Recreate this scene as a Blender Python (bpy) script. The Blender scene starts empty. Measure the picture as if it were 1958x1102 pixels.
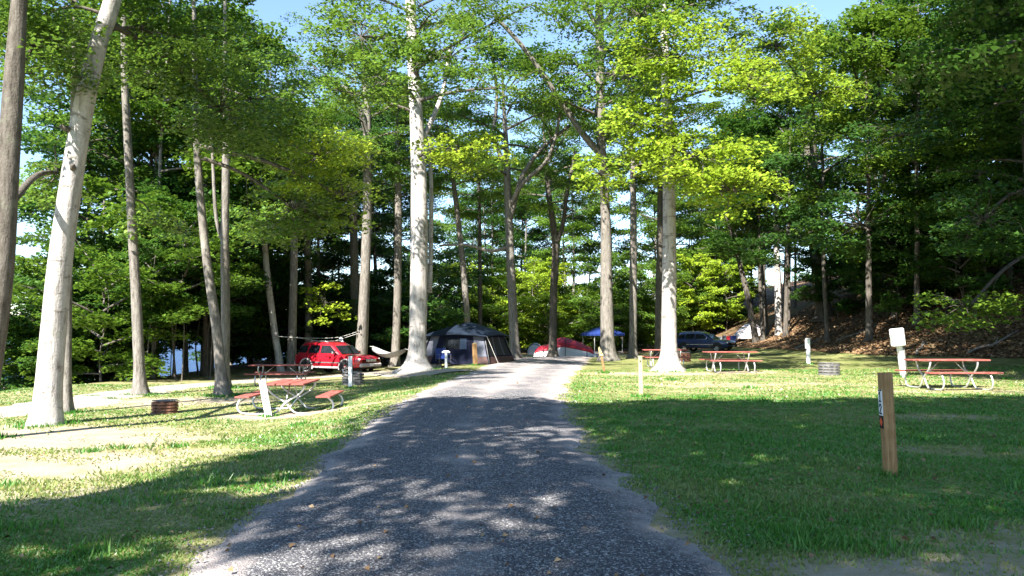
import bpy, math, random
import numpy as np
from mathutils import Vector, Matrix

# ------------------------------------------------------------------ scene, camera, sky, sun, exposure
scene = bpy.context.scene
COL = scene.collection
F, CX, CY, YH, CAMH = 1450.0, 979.0, 551.0, 640.0, 1.42      # photograph is 1958 x 1102
PITCH = math.atan((YH - CY) / F)
cam_data = bpy.data.cameras.new("camera"); cam = bpy.data.objects.new("camera", cam_data)
COL.objects.link(cam); scene.camera = cam
cam.location = (0, 0, CAMH); cam.rotation_euler = (math.pi / 2 + PITCH, 0, 0)
cam_data.sensor_width = 36; cam_data.lens = 36 * F / 1958.0
cam_data.clip_start = 0.1; cam_data.clip_end = 3000

SUN_AZ = (-0.47, -0.883)          # horizontal direction towards the sun
SUN_EL = math.radians(44)
world = bpy.data.worlds.new("World"); scene.world = world; world.use_nodes = True
wn = world.node_tree.nodes; wl = world.node_tree.links
bg = wn["Background"]; sky = wn.new("ShaderNodeTexSky"); sky.sky_type = 'NISHITA'
sky.sun_disc = False; sky.sun_elevation = SUN_EL
sky.sun_rotation = math.atan2(SUN_AZ[0], SUN_AZ[1])
sky.air_density = 1.0; sky.dust_density = 0.1; sky.ozone_density = 3.0
wl.new(sky.outputs[0], bg.inputs[0]); bg.inputs[1].default_value = 0.088
sun_data = bpy.data.lights.new("sun", 'SUN'); sun = bpy.data.objects.new("sun", sun_data); COL.objects.link(sun)
sun_data.energy = 5.0; sun_data.angle = math.radians(0.53); sun_data.color = (1.0, 0.95, 0.86)
SUNV = Vector((SUN_AZ[0] * math.cos(SUN_EL), SUN_AZ[1] * math.cos(SUN_EL), math.sin(SUN_EL))).normalized()
sun.rotation_euler = SUNV.to_track_quat('Z', 'Y').to_euler(); sun.location = (-20, -40, 60)
scene.view_settings.view_transform = 'Standard'; scene.view_settings.look = 'None'
scene.view_settings.exposure = 2.0; scene.view_settings.gamma = 1.0; scene.view_settings.use_curve_mapping = False
scene.render.engine = 'CYCLES'
scene.cycles.max_bounces = 5; scene.cycles.diffuse_bounces = 3; scene.cycles.transmission_bounces = 4
scene.cycles.glossy_bounces = 3; scene.cycles.transparent_max_bounces = 6
scene.cycles.use_denoising = True; scene.cycles.caustics_reflective = False; scene.cycles.caustics_refractive = False
scene.cycles.sample_clamp_indirect = 6

# ------------------------------------------------------------------ terrain and pixel helpers
def S(a, b, v):
    t = np.clip((np.asarray(v, dtype=float) - a) / (b - a), 0, 1)
    return t * t * (3 - 2 * t)

def gz(x, y):
    x = np.asarray(x, dtype=float); y = np.asarray(y, dtype=float)
    z = -0.42 * S(1.8, 5.5, -x) * S(5, 15, y)
    z = z - 0.40 * S(5, 12, -x) * S(24, 42, y)
    shore = -x - (15.5 + 0.12 * (y - 20))
    z = z - 2.3 * S(0, 10, shore) * S(-20, 5, y)
    z = z - 0.22 * S(43, 58, y) * S(14, 8, np.abs(x - 1))
    foot = 18.5 + 0.55 * np.maximum(0, 38 - y)
    s = x - foot
    h = 0.53 * (s + np.sqrt(s * s + 5)) / 2
    h = 12 * np.tanh(h / 12)
    z = z + h * S(3, 10, x)
    z = z + 0.025 * np.sin(x * 0.9 + 1.3 * np.sin(y * 0.4)) * np.sin(y * 0.7 + 0.6) * S(2.2, 4.5, np.abs(x + 0.3))
    return z

def G(x, y): return float(gz(x, y))

def ray(px, py):
    u = (px - CX) / F; v = (CY - py) / F
    c, s = math.cos(PITCH), math.sin(PITCH)
    return Vector((u, c - v * s, s + v * c))

def pt(px, py, Y):
    d = ray(px, py); t = Y / d.y
    return Vector((d.x * t, Y, CAMH + d.z * t))

def hit(px, py):
    """the ground point seen at a place of the photograph"""
    d = ray(px, py); lo = 2.0
    Y = lo
    while Y < 400:
        p = pt(px, py, Y)
        if p.z < G(p.x, p.y): break
        lo = Y; Y *= 1.02
    hi = Y
    for _ in range(24):
        m = (lo + hi) / 2; p = pt(px, py, m)
        if p.z < G(p.x, p.y): hi = m
        else: lo = m
    p = pt(px, py, hi); return Vector((p.x, p.y, G(p.x, p.y)))

# ------------------------------------------------------------------ mesh builder
class MB:
    def __init__(s): s.v = []; s.f = []
    def add(s, vs, fs):
        o = len(s.v); s.v += [tuple(q) for q in vs]; s.f += [tuple(o + i for i in f) for f in fs]; return s
    def box(s, c, size, rot=None, taper=1.0):
        hx, hy, hz = size[0] / 2, size[1] / 2, size[2] / 2
        vs = []
        for dz in (-1, 1):
            k = taper if dz > 0 else 1.0
            for dx, dy in ((-1, -1), (1, -1), (1, 1), (-1, 1)):
                q = Vector((dx * hx * k, dy * hy * k, dz * hz))
                if rot is not None: q = rot @ q
                vs.append(q + Vector(c))
        return s.add(vs, [(3, 2, 1, 0), (4, 5, 6, 7), (0, 1, 5, 4), (1, 2, 6, 5), (2, 3, 7, 6), (3, 0, 4, 7)])
    def cbox(s, c, size, b=0.02, rot=None):
        """box with chamfered edges"""
        h = [q / 2 for q in size]; b = min(b, min(h) * 0.9)
        vs = []; idx = {}
        for ax in range(3):
            for sx in (-1, 1):
                for sy in (-1, 1):
                    for sz in (-1, 1):
                        sg = (sx, sy, sz); q = [0, 0, 0]
                        for k in range(3): q[k] = sg[k] * (h[k] if k == ax else h[k] - b)
                        q = Vector(q)
                        if rot is not None: q = rot @ q
                        idx[(ax, sg)] = len(vs); vs.append(q + Vector(c))
        fs = []
        for ax in range(3):
            o1, o2 = (ax + 1) % 3, (ax + 2) % 3
            for sg in (-1, 1):
                r = []
                for a, bb in ((-1, -1), (1, -1), (1, 1), (-1, 1)):
                    k = [0, 0, 0]; k[ax] = sg; k[o1] = a; k[o2] = bb; r.append(idx[(ax, tuple(k))])
                fs.append(r if sg > 0 else r[::-1])
        for ax in range(3):
            o1, o2 = (ax + 1) % 3, (ax + 2) % 3
            for a in (-1, 1):
                for bb in (-1, 1):
                    k0 = [0, 0, 0]; k0[o1] = a; k0[o2] = bb; k1 = list(k0); k0[ax] = -1; k1[ax] = 1
                    r = [idx[(o1, tuple(k0))], idx[(o1, tuple(k1))], idx[(o2, tuple(k1))], idx[(o2, tuple(k0))]]
                    fs.append(r if a * bb < 0 else r[::-1])
        for sx in (-1, 1):
            for sy in (-1, 1):
                for sz in (-1, 1):
                    r = [idx[(k, (sx, sy, sz))] for k in range(3)]
                    fs.append(r if sx * sy * sz > 0 else r[::-1])
        return s.add(vs, fs)
    def tube(s, pts, radii, seg=8, cap=True, rfun=None, twist=0):
        pts = [Vector(p) for p in pts]; n = len(pts)
        if not hasattr(radii, '__len__'): radii = [radii] * n
        t0 = (pts[1] - pts[0]).normalized()
        nrm = t0.orthogonal().normalized()
        if abs(t0.z) > 0.8: nrm = (Vector((1, 0, 0)) - t0 * t0.x).normalized()
        o = len(s.v)
        for i in range(n):
            a = pts[max(0, i - 1)]; b = pts[min(n - 1, i + 1)]
            t = (b - a)
            t = t.normalized() if t.length > 1e-9 else t0
            nrm = (nrm - t * nrm.dot(t)); nrm = nrm.normalized() if nrm.length > 1e-6 else t.orthogonal().normalized()
            bi = t.cross(nrm)
            for k in range(seg):
                a_ = 2 * math.pi * k / seg
                r = radii[i] * (rfun(i, a_) if rfun else 1.0)
                s.v.append(tuple(pts[i] + nrm * (math.cos(a_) * r) + bi * (math.sin(a_) * r)))
        for i in range(n - 1):
            for k in range(seg):
                k2 = (k + 1) % seg
                s.f.append((o + i * seg + k, o + i * seg + k2, o + (i + 1) * seg + k2, o + (i + 1) * seg + k))
        if cap:
            s.f.append(tuple(o + k for k in range(seg))[::-1]); s.f.append(tuple(o + (n - 1) * seg + k for k in range(seg)))
        return s
    def lathe(s, prof, seg=16, c=(0, 0, 0), axis='z'):
        o = len(s.v); n = len(prof)
        for r, h in prof:
            for k in range(seg):
                a = 2 * math.pi * k / seg
                q = (r * math.cos(a), r * math.sin(a), h) if axis == 'z' else (r * math.cos(a), h, r * math.sin(a))
                s.v.append((q[0] + c[0], q[1] + c[1], q[2] + c[2]))
        for i in range(n - 1):
            for k in range(seg):
                k2 = (k + 1) % seg
                s.f.append((o + i * seg + k, o + i * seg + k2, o + (i + 1) * seg + k2, o + (i + 1) * seg + k))
        return s
    def build(s, name, m, parent=None, loc=(0, 0, 0), smooth=False):
        me = bpy.data.meshes.new(name); me.from_pydata(s.v, [], s.f); me.validate(); me.update()
        if smooth: me.shade_smooth()
        return place(name, me, m, parent, loc)

def place(name, me, m, parent=None, loc=(0, 0, 0)):
    o = bpy.data.objects.new(name, me); COL.objects.link(o)
    if m is not None and not me.materials: me.materials.append(m)
    o.parent = parent; o.location = loc
    return o

def tag(o, label=None, cat=None, group=None, kind=None):
    if label: o["label"] = label
    if cat: o["category"] = cat
    if group: o["group"] = group
    if kind: o["kind"] = kind
    return o

def thing(name, label, cat, loc, rz=0.0, group=None):
    o = bpy.data.objects.new(name, None); COL.objects.link(o); o.empty_display_size = 0.2
    o.location = loc; o.rotation_euler = (0, 0, rz)
    return tag(o, label, cat, group)

def copy_tree(o, parent=None):
    c = o.copy(); COL.objects.link(c); c.parent = parent
    for ch in list(o.children): copy_tree(ch, c)
    return c

def np_mesh(name, verts, k):
    """mesh of separate k-cornered faces from an (n*k,3) array"""
    n = len(verts) // k
    me = bpy.data.meshes.new(name)
    me.vertices.add(n * k); me.vertices.foreach_set("co", np.ascontiguousarray(verts, dtype=np.float32).ravel())
    me.loops.add(n * k); me.loops.foreach_set("vertex_index", np.arange(n * k, dtype=np.int32))
    me.polygons.add(n); me.polygons.foreach_set("loop_start", np.arange(0, n * k, k, dtype=np.int32))
    me.polygons.foreach_set("loop_total", np.full(n, k, dtype=np.int32))
    me.update(calc_edges=True)
    return me

# ------------------------------------------------------------------ materials
class NT:
    def __init__(s, name):
        s.m = bpy.data.materials.new(name); s.m.use_nodes = True
        s.t = s.m.node_tree; s.n = s.t.nodes; s.out = s.n["Material Output"]; s.b = s.n["Principled BSDF"]
    def node(s, typ, **kw):
        n = s.n.new("ShaderNode" + typ)
        for k, v in kw.items(): setattr(n, k, v)
        return n
    def link(s, a, b): s.t.links.new(a, b)
    def noise(s, vec, scale, detail=4, rough=0.55):
        n = s.node("TexNoise"); n.inputs["Scale"].default_value = scale; n.inputs["Detail"].default_value = detail
        n.inputs["Roughness"].default_value = rough
        if vec is not None: s.link(vec, n.inputs["Vector"])
        return n.outputs["Fac"]
    def vor(s, vec, scale, out="Color", feature='F1'):
        n = s.node("TexVoronoi"); n.feature = feature; n.inputs["Scale"].default_value = scale
        if vec is not None: s.link(vec, n.inputs["Vector"])
        return n.outputs[out]
    def ramp(s, fac, stops):
        n = s.node("ValToRGB"); s.link(fac, n.inputs[0])
        cr = n.color_ramp
        while len(cr.elements) < len(stops): cr.elements.new(0.5)
        for e, (p, c) in zip(cr.elements, stops):
            e.position = p; e.color = (c[0], c[1], c[2], 1) if hasattr(c, '__len__') else (c, c, c, 1)
        return n.outputs[0]
    def mix(s, fac, a, b, mode='MIX'):
        n = s.node("Mix", data_type='RGBA', blend_type=mode)
        for sock, v in ((n.inputs[0], fac), (n.inputs[6], a), (n.inputs[7], b)):
            if hasattr(v, 'links'): s.link(v, sock)
            elif hasattr(v, '__len__'): sock.default_value = (v[0], v[1], v[2], 1)
            else: sock.default_value = v
        return n.outputs[2]
    def math(s, op, a, b=0.0, clamp=False):
        n = s.node("Math", operation=op, use_clamp=clamp)
        for sock, v in ((n.inputs[0], a), (n.inputs[1], b)):
            if hasattr(v, 'links'): s.link(v, sock)
            else: sock.default_value = v
        return n.outputs[0]
    def coord(s, which="Object", scale=None):
        n = s.node("TexCoord").outputs[which]
        if scale:
            mp = s.node("Mapping"); mp.inputs["Scale"].default_value = scale; s.link(n, mp.inputs["Vector"]); n = mp.outputs[0]
        return n
    def attr(s, name): n = s.node("Attribute"); n.attribute_name = name; return n.outputs["Fac"]
    def bump(s, h, strength=0.4, dist=0.02):
        n = s.node("Bump"); n.inputs["Strength"].default_value = strength; n.inputs["Distance"].default_value = dist
        s.link(h, n.inputs["Height"]); s.link(n.outputs[0], s.b.inputs["Normal"])
    def col(s, c): s.link(c, s.b.inputs["Base Color"])
    def rough(s, r, spec=0.5): s.b.inputs["Roughness"].default_value = r; s.b.inputs["Specular IOR Level"].default_value = spec

def mat_plain(name, col, rough=0.6, spec=0.4, metal=0.0, wear=0.18, scale=6.0, coat=0.0, dirt=(0.16, 0.13, 0.10), bump=0.0):
    t = NT(name); v = t.coord("Object")
    n = t.noise(v, scale, 5, 0.6)
    lo = [c * (1 - wear) for c in col]; hi = [min(1, c * (1 + wear * 0.6)) for c in col]
    c = t.ramp(n, [(0.3, lo), (0.7, hi)])
    if dirt is not None:
        d = t.noise(v, scale * 0.45, 6, 0.7)
        c = t.mix(t.math('MULTIPLY', t.ramp(d, [(0.55, 0.0), (0.78, 1.0)]), wear), c, dirt)
    t.col(c); t.rough(rough, spec); t.b.inputs["Metallic"].default_value = metal
    if coat: t.b.inputs["Coat Weight"].default_value = coat; t.b.inputs["Coat Roughness"].default_value = 0.08
    if bump: t.bump(t.noise(v, scale * 6, 3), bump, 0.01)
    return t.m

def mat_grain(name, a, b, c, axis=2, fine=60, rough=0.7, spec=0.25):
    t = NT(name); sc = [fine, fine, fine]; sc[axis] = fine * 0.05
    v = t.coord("Object", tuple(sc)); g = t.noise(v, 1.0, 5, 0.6); v2 = t.coord("Object"); w = t.noise(v2, 7, 5, 0.65)
    col = t.ramp(g, [(0.30, a), (0.5, b), (0.72, c)])
    col = t.mix(t.ramp(w, [(0.42, 0.0), (0.7, 0.55)]), col, c)
    col = t.mix(t.ramp(t.noise(v2, 2.6, 5, 0.7), [(0.5, 0.0), (0.72, 0.5)]), col, a)
    t.col(col); t.rough(rough, spec); t.bump(g, 0.5, 0.004); return t.m

def mat_bark(name, a, b, c, ridge=7.0, bump=0.9, spots=0.0, rings=0.0):
    t = NT(name); v = t.coord("Object", (ridge, ridge, ridge * 0.22))
    n1 = t.noise(v, 1.6, 6, 0.65)
    v2 = t.coord("Object"); n2 = t.noise(v2, 0.9, 4, 0.6); n3 = t.noise(v2, 26, 3)
    col = t.ramp(n1, [(0.36, a), (0.47, b), (0.68, c)])
    col = t.mix(t.ramp(n2, [(0.35, 0.0), (0.7, 0.55)]), col, [q * 0.62 for q in b])
    col = t.mix(0.25, col, t.ramp(n3, [(0.3, a), (0.7, c)]))
    if spots:
        s = t.noise(t.coord("Object", (1.6, 1.6, 5.0)), 1.5, 4, 0.6)
        col = t.mix(t.math('MULTIPLY', t.ramp(s, [(0.58, 0.0), (0.66, 1.0)]), spots), col, (0.10, 0.085, 0.07))
    lich = t.noise(v2, 3.1, 5, 0.7)
    col = t.mix(t.math('MULTIPLY', t.ramp(lich, [(0.56, 0.0), (0.72, 1.0)]), 0.35), col, (0.22, 0.25, 0.17))
    t.col(col); t.rough(0.9, 0.15)
    t.bump(t.math('ADD', n1, t.math('MULTIPLY', n3, 0.35)), bump, 0.03)
    return t.m

def mat_leaf(name, a, b, c, trans, tf=0.42, dry_sun=None):
    t = NT(name)
    g = t.node("NewGeometry"); oi = t.node("ObjectInfo")
    r = g.outputs["Random Per Island"]
    col = t.ramp(r, [(0.0, [q * 0.62 for q in a]), (0.25, a), (0.6, b), (1.0, [q * 1.12 for q in c])])
    v = t.coord("Object"); big = t.noise(v, 0.55, 2)
    col = t.mix(t.ramp(big, [(0.35, 0.0), (0.68, 0.45)]), col, c)
    if dry_sun: col = t.mix(t.ramp(t.attr("dry_sun"), [(0.30, 0.0), (0.75, 0.9)]), col, dry_sun)
    tint = t.ramp(oi.outputs["Random"], [(0.0, (0.82, 0.88, 0.9)), (0.5, (1, 1, 1)), (1.0, (1.16, 1.06, 0.85))])
    col = t.mix(1.0, col, tint, 'MULTIPLY')
    t.col(col); t.rough(0.38, 0.45)
    tr = t.node("BsdfTranslucent")
    tc = t.mix(0.5, col, trans, 'MIX'); t.link(tc, tr.inputs["Color"])
    mx = t.node("MixShader"); mx.inputs[0].default_value = tf
    t.link(t.b.outputs[0], mx.inputs[1]); t.link(tr.outputs[0], mx.inputs[2]); t.link(mx.outputs[0], t.out.inputs[0])
    return t.m

M = {}
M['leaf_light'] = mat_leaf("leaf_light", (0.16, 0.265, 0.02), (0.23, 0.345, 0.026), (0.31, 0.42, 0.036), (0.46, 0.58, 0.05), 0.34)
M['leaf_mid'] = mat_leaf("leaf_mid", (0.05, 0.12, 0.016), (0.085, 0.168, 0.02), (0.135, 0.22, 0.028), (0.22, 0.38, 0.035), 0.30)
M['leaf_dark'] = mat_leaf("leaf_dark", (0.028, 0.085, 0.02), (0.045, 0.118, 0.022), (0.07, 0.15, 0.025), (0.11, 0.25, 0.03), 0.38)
M['bark_pale'] = mat_bark("bark_pale", (0.19, 0.165, 0.15), (0.42, 0.39, 0.37), (0.58, 0.55, 0.53), 6.0, 0.9, 0.7)
M['bark_grey'] = mat_bark("bark_grey", (0.06, 0.052, 0.044), (0.17, 0.153, 0.135), (0.30, 0.275, 0.25), 8.0, 1.0, 0.0)
M['bark_dark'] = mat_bark("bark_dark", (0.045, 0.038, 0.032), (0.11, 0.095, 0.08), (0.18, 0.16, 0.14), 8.0, 1.0)

def mat_ground():
    t = NT("ground_cover"); v = t.coord("Object")
    n_big = t.noise(v, 0.35, 5, 0.6); n_mid = t.noise(v, 2.2, 5, 0.65); n_f = t.noise(v, 22, 4, 0.7); n_ff = t.noise(v, 120, 2)
    grass = t.ramp(n_mid, [(0.28, (0.035, 0.068, 0.012)), (0.5, (0.07, 0.115, 0.02)), (0.75, (0.13, 0.16, 0.035))])
    grass = t.mix(t.ramp(n_f, [(0.4, 0.0), (0.75, 0.75)]), grass, (0.20, 0.20, 0.07))
    straw = t.mix(n_f, (0.19, 0.185, 0.075), (0.31, 0.285, 0.14))
    grass = t.mix(t.ramp(n_big, [(0.46, 0.0), (0.64, 0.5)]), grass, straw)
    sand = t.ramp(n_mid, [(0.3, (0.29, 0.245, 0.18)), (0.7, (0.41, 0.355, 0.27))])
    sand = t.mix(t.ramp(n_ff, [(0.35, 0.35), (0.6, 0.0)]), sand, (0.20, 0.165, 0.125))
    m = t.math('ADD', t.attr("bare_sun"), t.math('MULTIPLY', t.math('SUBTRACT', n_mid, 0.5), 1.1))
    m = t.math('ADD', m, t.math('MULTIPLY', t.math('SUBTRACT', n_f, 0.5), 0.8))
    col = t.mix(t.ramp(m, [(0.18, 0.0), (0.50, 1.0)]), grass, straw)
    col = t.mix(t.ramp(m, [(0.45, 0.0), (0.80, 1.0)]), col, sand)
    lv = t.node("TexVoronoi"); lv.inputs["Scale"].default_value = 11; t.link(v, lv.inputs["Vector"])
    sep = t.node("SeparateColor"); t.link(lv.outputs["Color"], sep.inputs[0])
    lit = t.ramp(sep.outputs[0], [(0.0, (0.055, 0.035, 0.022)), (0.45, (0.12, 0.072, 0.042)), (0.8, (0.20, 0.12, 0.07)), (1.0, (0.30, 0.20, 0.125))])
    lit = t.mix(t.ramp(n_big, [(0.5, 0.0), (0.68, 0.6)]), lit, (0.05, 0.075, 0.02))
    lm = t.math('ADD', t.attr("litter"), t.math('MULTIPLY', t.math('SUBTRACT', n_mid, 0.5), 0.9))
    col = t.mix(t.ramp(lm, [(0.4, 0.0), (0.6, 1.0)]), col, lit)
    t.col(col); t.rough(0.95, 0.1)
    t.bump(t.math('ADD', n_f, t.math('MULTIPLY', n_ff, 0.4)), 0.6, 0.03)
    return t.m

def mat_gravel(name, stops, dust_sun, dust_sun_amt, scale=95):
    t = NT(name); v = t.coord("Object")
    w = t.node("TexVoronoi"); w.inputs["Scale"].default_value = scale; t.link(v, w.inputs["Vector"])
    sep = t.node("SeparateColor"); t.link(w.outputs["Color"], sep.inputs[0])
    c = t.ramp(sep.outputs[0], stops)
    w2 = t.node("TexVoronoi"); w2.inputs["Scale"].default_value = scale * 0.75; t.link(v, w2.inputs["Vector"])
    sep2 = t.node("SeparateColor"); t.link(w2.outputs["Color"], sep2.inputs[0])
    c = t.mix(t.ramp(sep2.outputs[1], [(0.91, 0.0), (0.94, 0.9)]), c, (0.50, 0.48, 0.47))
    n1 = t.noise(v, 0.8, 6, 0.65); n2 = t.noise(v, 5, 4, 0.6)
    dm = t.math('ADD', t.attr("edge"), t.math('MULTIPLY', t.math('SUBTRACT', n1, 0.5), 1.5))
    dm = t.math('ADD', dm, t.math('MULTIPLY', t.math('SUBTRACT', n2, 0.5), 0.7))
    c = t.mix(t.math('MULTIPLY', t.ramp(dm, [(0.25, 0.0), (0.85, 1.0)]), dust_sun_amt), c, dust_sun)  # dusty verges, and the sunlit far stretch painted in the same pale tone
    c = t.mix(t.math('MULTIPLY', n2, 0.25), c, (0.10, 0.095, 0.10))
    t.col(c); t.rough(0.9, 0.2)
    hgt = t.math('SUBTRACT', 0.5, w.outputs["Distance"])
    t.bump(t.math('ADD', hgt, t.math('MULTIPLY', n2, 0.6)), 0.8, 0.012)
    return t.m
M['ground'] = mat_ground()
M['road'] = mat_gravel("road_gravel", [(0.0, (0.038, 0.039, 0.047)), (0.5, (0.085, 0.084, 0.097)), (0.82, (0.16, 0.157, 0.165)), (1.0, (0.38, 0.37, 0.37))], (0.43, 0.375, 0.355), 0.95)
M['drive'] = mat_gravel("drive_gravel", [(0.0, (0.17, 0.15, 0.135)), (0.5, (0.28, 0.25, 0.225)), (1.0, (0.42, 0.385, 0.35))], (0.42, 0.36, 0.29), 0.7, 60)
# ------------------------------------------------------------------ ground, road, drive, lake
RNG = np.random.default_rng(7)
ROADC = [(-40, -0.2, 1.65), (0, -0.25, 1.65), (4.46, -0.30, 1.72), (7.9, -0.52, 1.6), (12, -0.66, 1.68), (17.2, -0.62, 1.8), (22, -0.25, 1.9), (29.4, 0.5, 2.05),
         (37, 1.3, 2.35), (44, 1.9, 2.6), (52, 3.2, 2.4), (62, 6.0, 2.2), (75, 10.5, 2.0)]
_ry = np.array([r[0] for r in ROADC]); _rx = np.array([r[1] for r in ROADC]); _rw = np.array([r[2] for r in ROADC])
def road_c(y): return np.interp(y, _ry, _rx)
def road_w(y): return np.interp(y, _ry, _rw)
def wav(x, y, s=1.0):
    return (np.sin(x * 1.7 * s + 2.1 * np.sin(y * 0.9 * s)) + np.sin(y * 2.3 * s + 1.7 * np.sin(x * 1.1 * s) + 1.0) + np.sin((x + y) * 3.1 * s + 0.5)) / 3
def ell(x, y, cx, cy, rx, ry): return np.clip(1.35 - np.sqrt(((x - cx) / rx) ** 2 + ((y - cy) / ry) ** 2), 0, 1)

def bare_sun_mask(x, y):
    b = 0.28 + 0.17 * S(1.4, 3.0, -x) * S(4.5, 7, y) + 0.18 * S(16.5, 19, y) * S(30, 25, y) * S(1, 3, x)  # sandy wear, plus sunlight painted as pale ground on left lawn and right band
    d = np.abs(x - road_c(y)) - road_w(y)
    b = np.maximum(b, 0.62 * np.clip(1 - (d + 0.05) / (0.42 + 0.25 * wav(x, y, 0.8)), 0, 1) * (y < 60))
    b = np.maximum(b, 0.98 * ell(x, y, -4.9, 17.2, 2.7, 0.95))          # pad of the nearer left table
    b = np.maximum(b, 0.95 * ell(x, y, -8.6, 13.2, 5.0, 3.0))  # worn sand, raised further to paint the sunlit left lawn
    b = np.maximum(b, 0.88 * ell(x, y, -6.0, 9.4, 3.4, 3.0))  # likewise sandy, paler for the sun on the left lawn
    b = np.maximum(b, 0.68 * ell(x, y, -4.6, 6.9, 2.2, 1.6))
    b = np.maximum(b, 0.85 * ell(x, y, -8.8, 21.0, 4.0, 2.2))
    b = np.maximum(b, 0.95 * ell(x, y, -8.6, 38.0, 6.5, 3.6))           # where the red car stands
    b = np.maximum(b, 0.55 * ell(x, y, -4.0, 29.0, 3.2, 3.0))
    b = np.maximum(b, 0.85 * ell(x, y, 5.4, 27.5, 4.2, 2.1))
    b = np.maximum(b, 0.80 * ell(x, y, 8.4, 28.0, 2.4, 1.5))
    b = np.maximum(b, 0.62 * ell(x, y, 10.5, 18.8, 3.6, 1.5))
    b = np.maximum(b, 0.66 * ell(x, y, 6.5, 21.5, 6.0, 2.2))
    b = np.maximum(b, 0.80 * ell(x, y, 2.7, 4.5, 1.9, 0.9))
    b = np.maximum(b, 0.62 * ell(x, y, 3.7, 5.3, 1.8, 0.7))
    b = np.maximum(b, 0.56 * ell(x, y, 5.4, 9.4, 1.6, 0.8))
    b = np.maximum(b, 0.6 * ell(x, y, 7.4, 13.0, 1.5, 0.8))
    b = np.maximum(b, 0.55 * ell(x, y, -2.3, 6.7, 0.9, 0.45))
    b = np.maximum(b, 0.50 * ell(x, y, 1.5, 6.9, 0.5, 1.0))
    b = np.maximum(b, 0.50 * S(44, 52, y) * S(12, 6, np.abs(x - 2)))
    return b
def litter_mask(x, y):
    foot = 18.5 + 0.55 * np.maximum(0, 38 - y)
    l = S(-2.0, 0.5, x - foot) * 0.95
    l = np.maximum(l, 0.8 * S(56, 66, y) * S(-9, -3, np.abs(x) - 6))
    l = np.maximum(l, 0.62 * S(12, 15, -x) * S(8, 12, y) * S(60, 40, y) * 0 + 0.75 * S(10, 14, -x) * S(46, 52, y))
    return l
def axis(parts):
    a = []
    for lo, hi, st in parts: a += list(np.arange(lo, hi, st))
    return np.array(a + [parts[-1][1]])
gx = axis([(-900, -200, 100), (-200, -60, 14), (-60, -26, 1.5), (-26, -12, 0.5), (-12, 12, 0.2), (12, 34, 0.5), (34, 70, 2), (70, 200, 14), (200, 900, 100)])
gy = axis([(-300, -60, 40), (-60, 0, 4), (0, 3, 0.5), (3, 22, 0.2), (22, 48, 0.4), (48, 90, 1.4), (90, 200, 10), (200, 1200, 100)])
GX, GY = np.meshgrid(gx, gy); GZ = gz(GX, GY)
nx, ny = len(gx), len(gy)
verts = np.stack([GX, GY, GZ], -1).reshape(-1, 3)
ii = (np.arange(ny - 1)[:, None] * nx + np.arange(nx - 1)[None, :]).ravel()
quads = np.stack([ii, ii + 1, ii + nx + 1, ii + nx], 1).astype(np.int32)
gm = bpy.data.meshes.new("ground")
gm.vertices.add(len(verts)); gm.vertices.foreach_set("co", verts.astype(np.float32).ravel())
gm.loops.add(quads.size); gm.loops.foreach_set("vertex_index", quads.ravel())
gm.polygons.add(len(quads)); gm.polygons.foreach_set("loop_start", np.arange(0, quads.size, 4, dtype=np.int32))
gm.polygons.foreach_set("loop_total", np.full(len(quads), 4, dtype=np.int32)); gm.update(calc_edges=True); gm.shade_smooth()
for nm, fn in (("bare_sun", bare_sun_mask), ("litter", litter_mask)):
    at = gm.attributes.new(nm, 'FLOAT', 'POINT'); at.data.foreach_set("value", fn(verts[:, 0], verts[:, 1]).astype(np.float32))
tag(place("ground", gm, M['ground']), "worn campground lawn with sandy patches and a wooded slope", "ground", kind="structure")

def strip(name, rows, m, label, cat, lift=0.02):
    """rows: list of lists of (x, y, edge) across; one sheet over the ground"""
    n = len(rows[0]); vs = []; ed = []
    for r in rows:
        for j, (x, y, e) in enumerate(r):
            vs.append((x, y, G(x, y) + lift * (1 - e) + (-0.012 if e > 0.999 else 0.006))); u_ = abs(-1 + 2 * j / (n - 1)); ed.append(max(e, 0.42 * math.exp(-(u_ / 0.16) ** 2), 0.0) - 0.12 * math.exp(-((u_ - 0.45) / 0.14) ** 2))
    fs = [(i * n + j, i * n + j + 1, (i + 1) * n + j + 1, (i + 1) * n + j) for i in range(len(rows) - 1) for j in range(n - 1)]
    me = bpy.data.meshes.new(name); me.from_pydata(vs, [], fs); me.update(); me.shade_smooth()
    at = me.attributes.new("edge", 'FLOAT', 'POINT'); yv = np.array([v[1] for v in vs]); at.data.foreach_set("value", (np.array(ed) * 0.85 + 0.06 + 0.42 * S(15, 21, yv)).astype(np.float32))  # far stretch paler: sunlight on the road painted as light dusty gravel
    return tag(place(name, me, m), label, cat, kind="structure")
rows = []
for y in list(np.arange(-40, 0, 2.0)) + list(np.arange(0, 30, 0.25)) + list(np.arange(30, 76, 0.6)):
    c, w = float(road_c(y)), float(road_w(y))
    jl = 0.13 * math.sin(y * 1.9) + 0.08 * math.sin(y * 4.7 + 1) + 0.06 * RNG.normal()
    jr = 0.13 * math.sin(y * 1.6 + 2) + 0.08 * math.sin(y * 5.1) + 0.06 * RNG.normal()
    r = []
    for k in range(15):
        t = -1 + 2 * k / 14
        e = max(0, (abs(t) - 0.55) / 0.45) ** 1.6
        r.append((c + t * w + (jl if t < 0 else jr) * abs(t) ** 3, y, min(1, e)))
    rows.append(r)
strip("road", rows, M['road'], "grey gravel campground road running up the middle of the picture", "road", 0.05)
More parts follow.
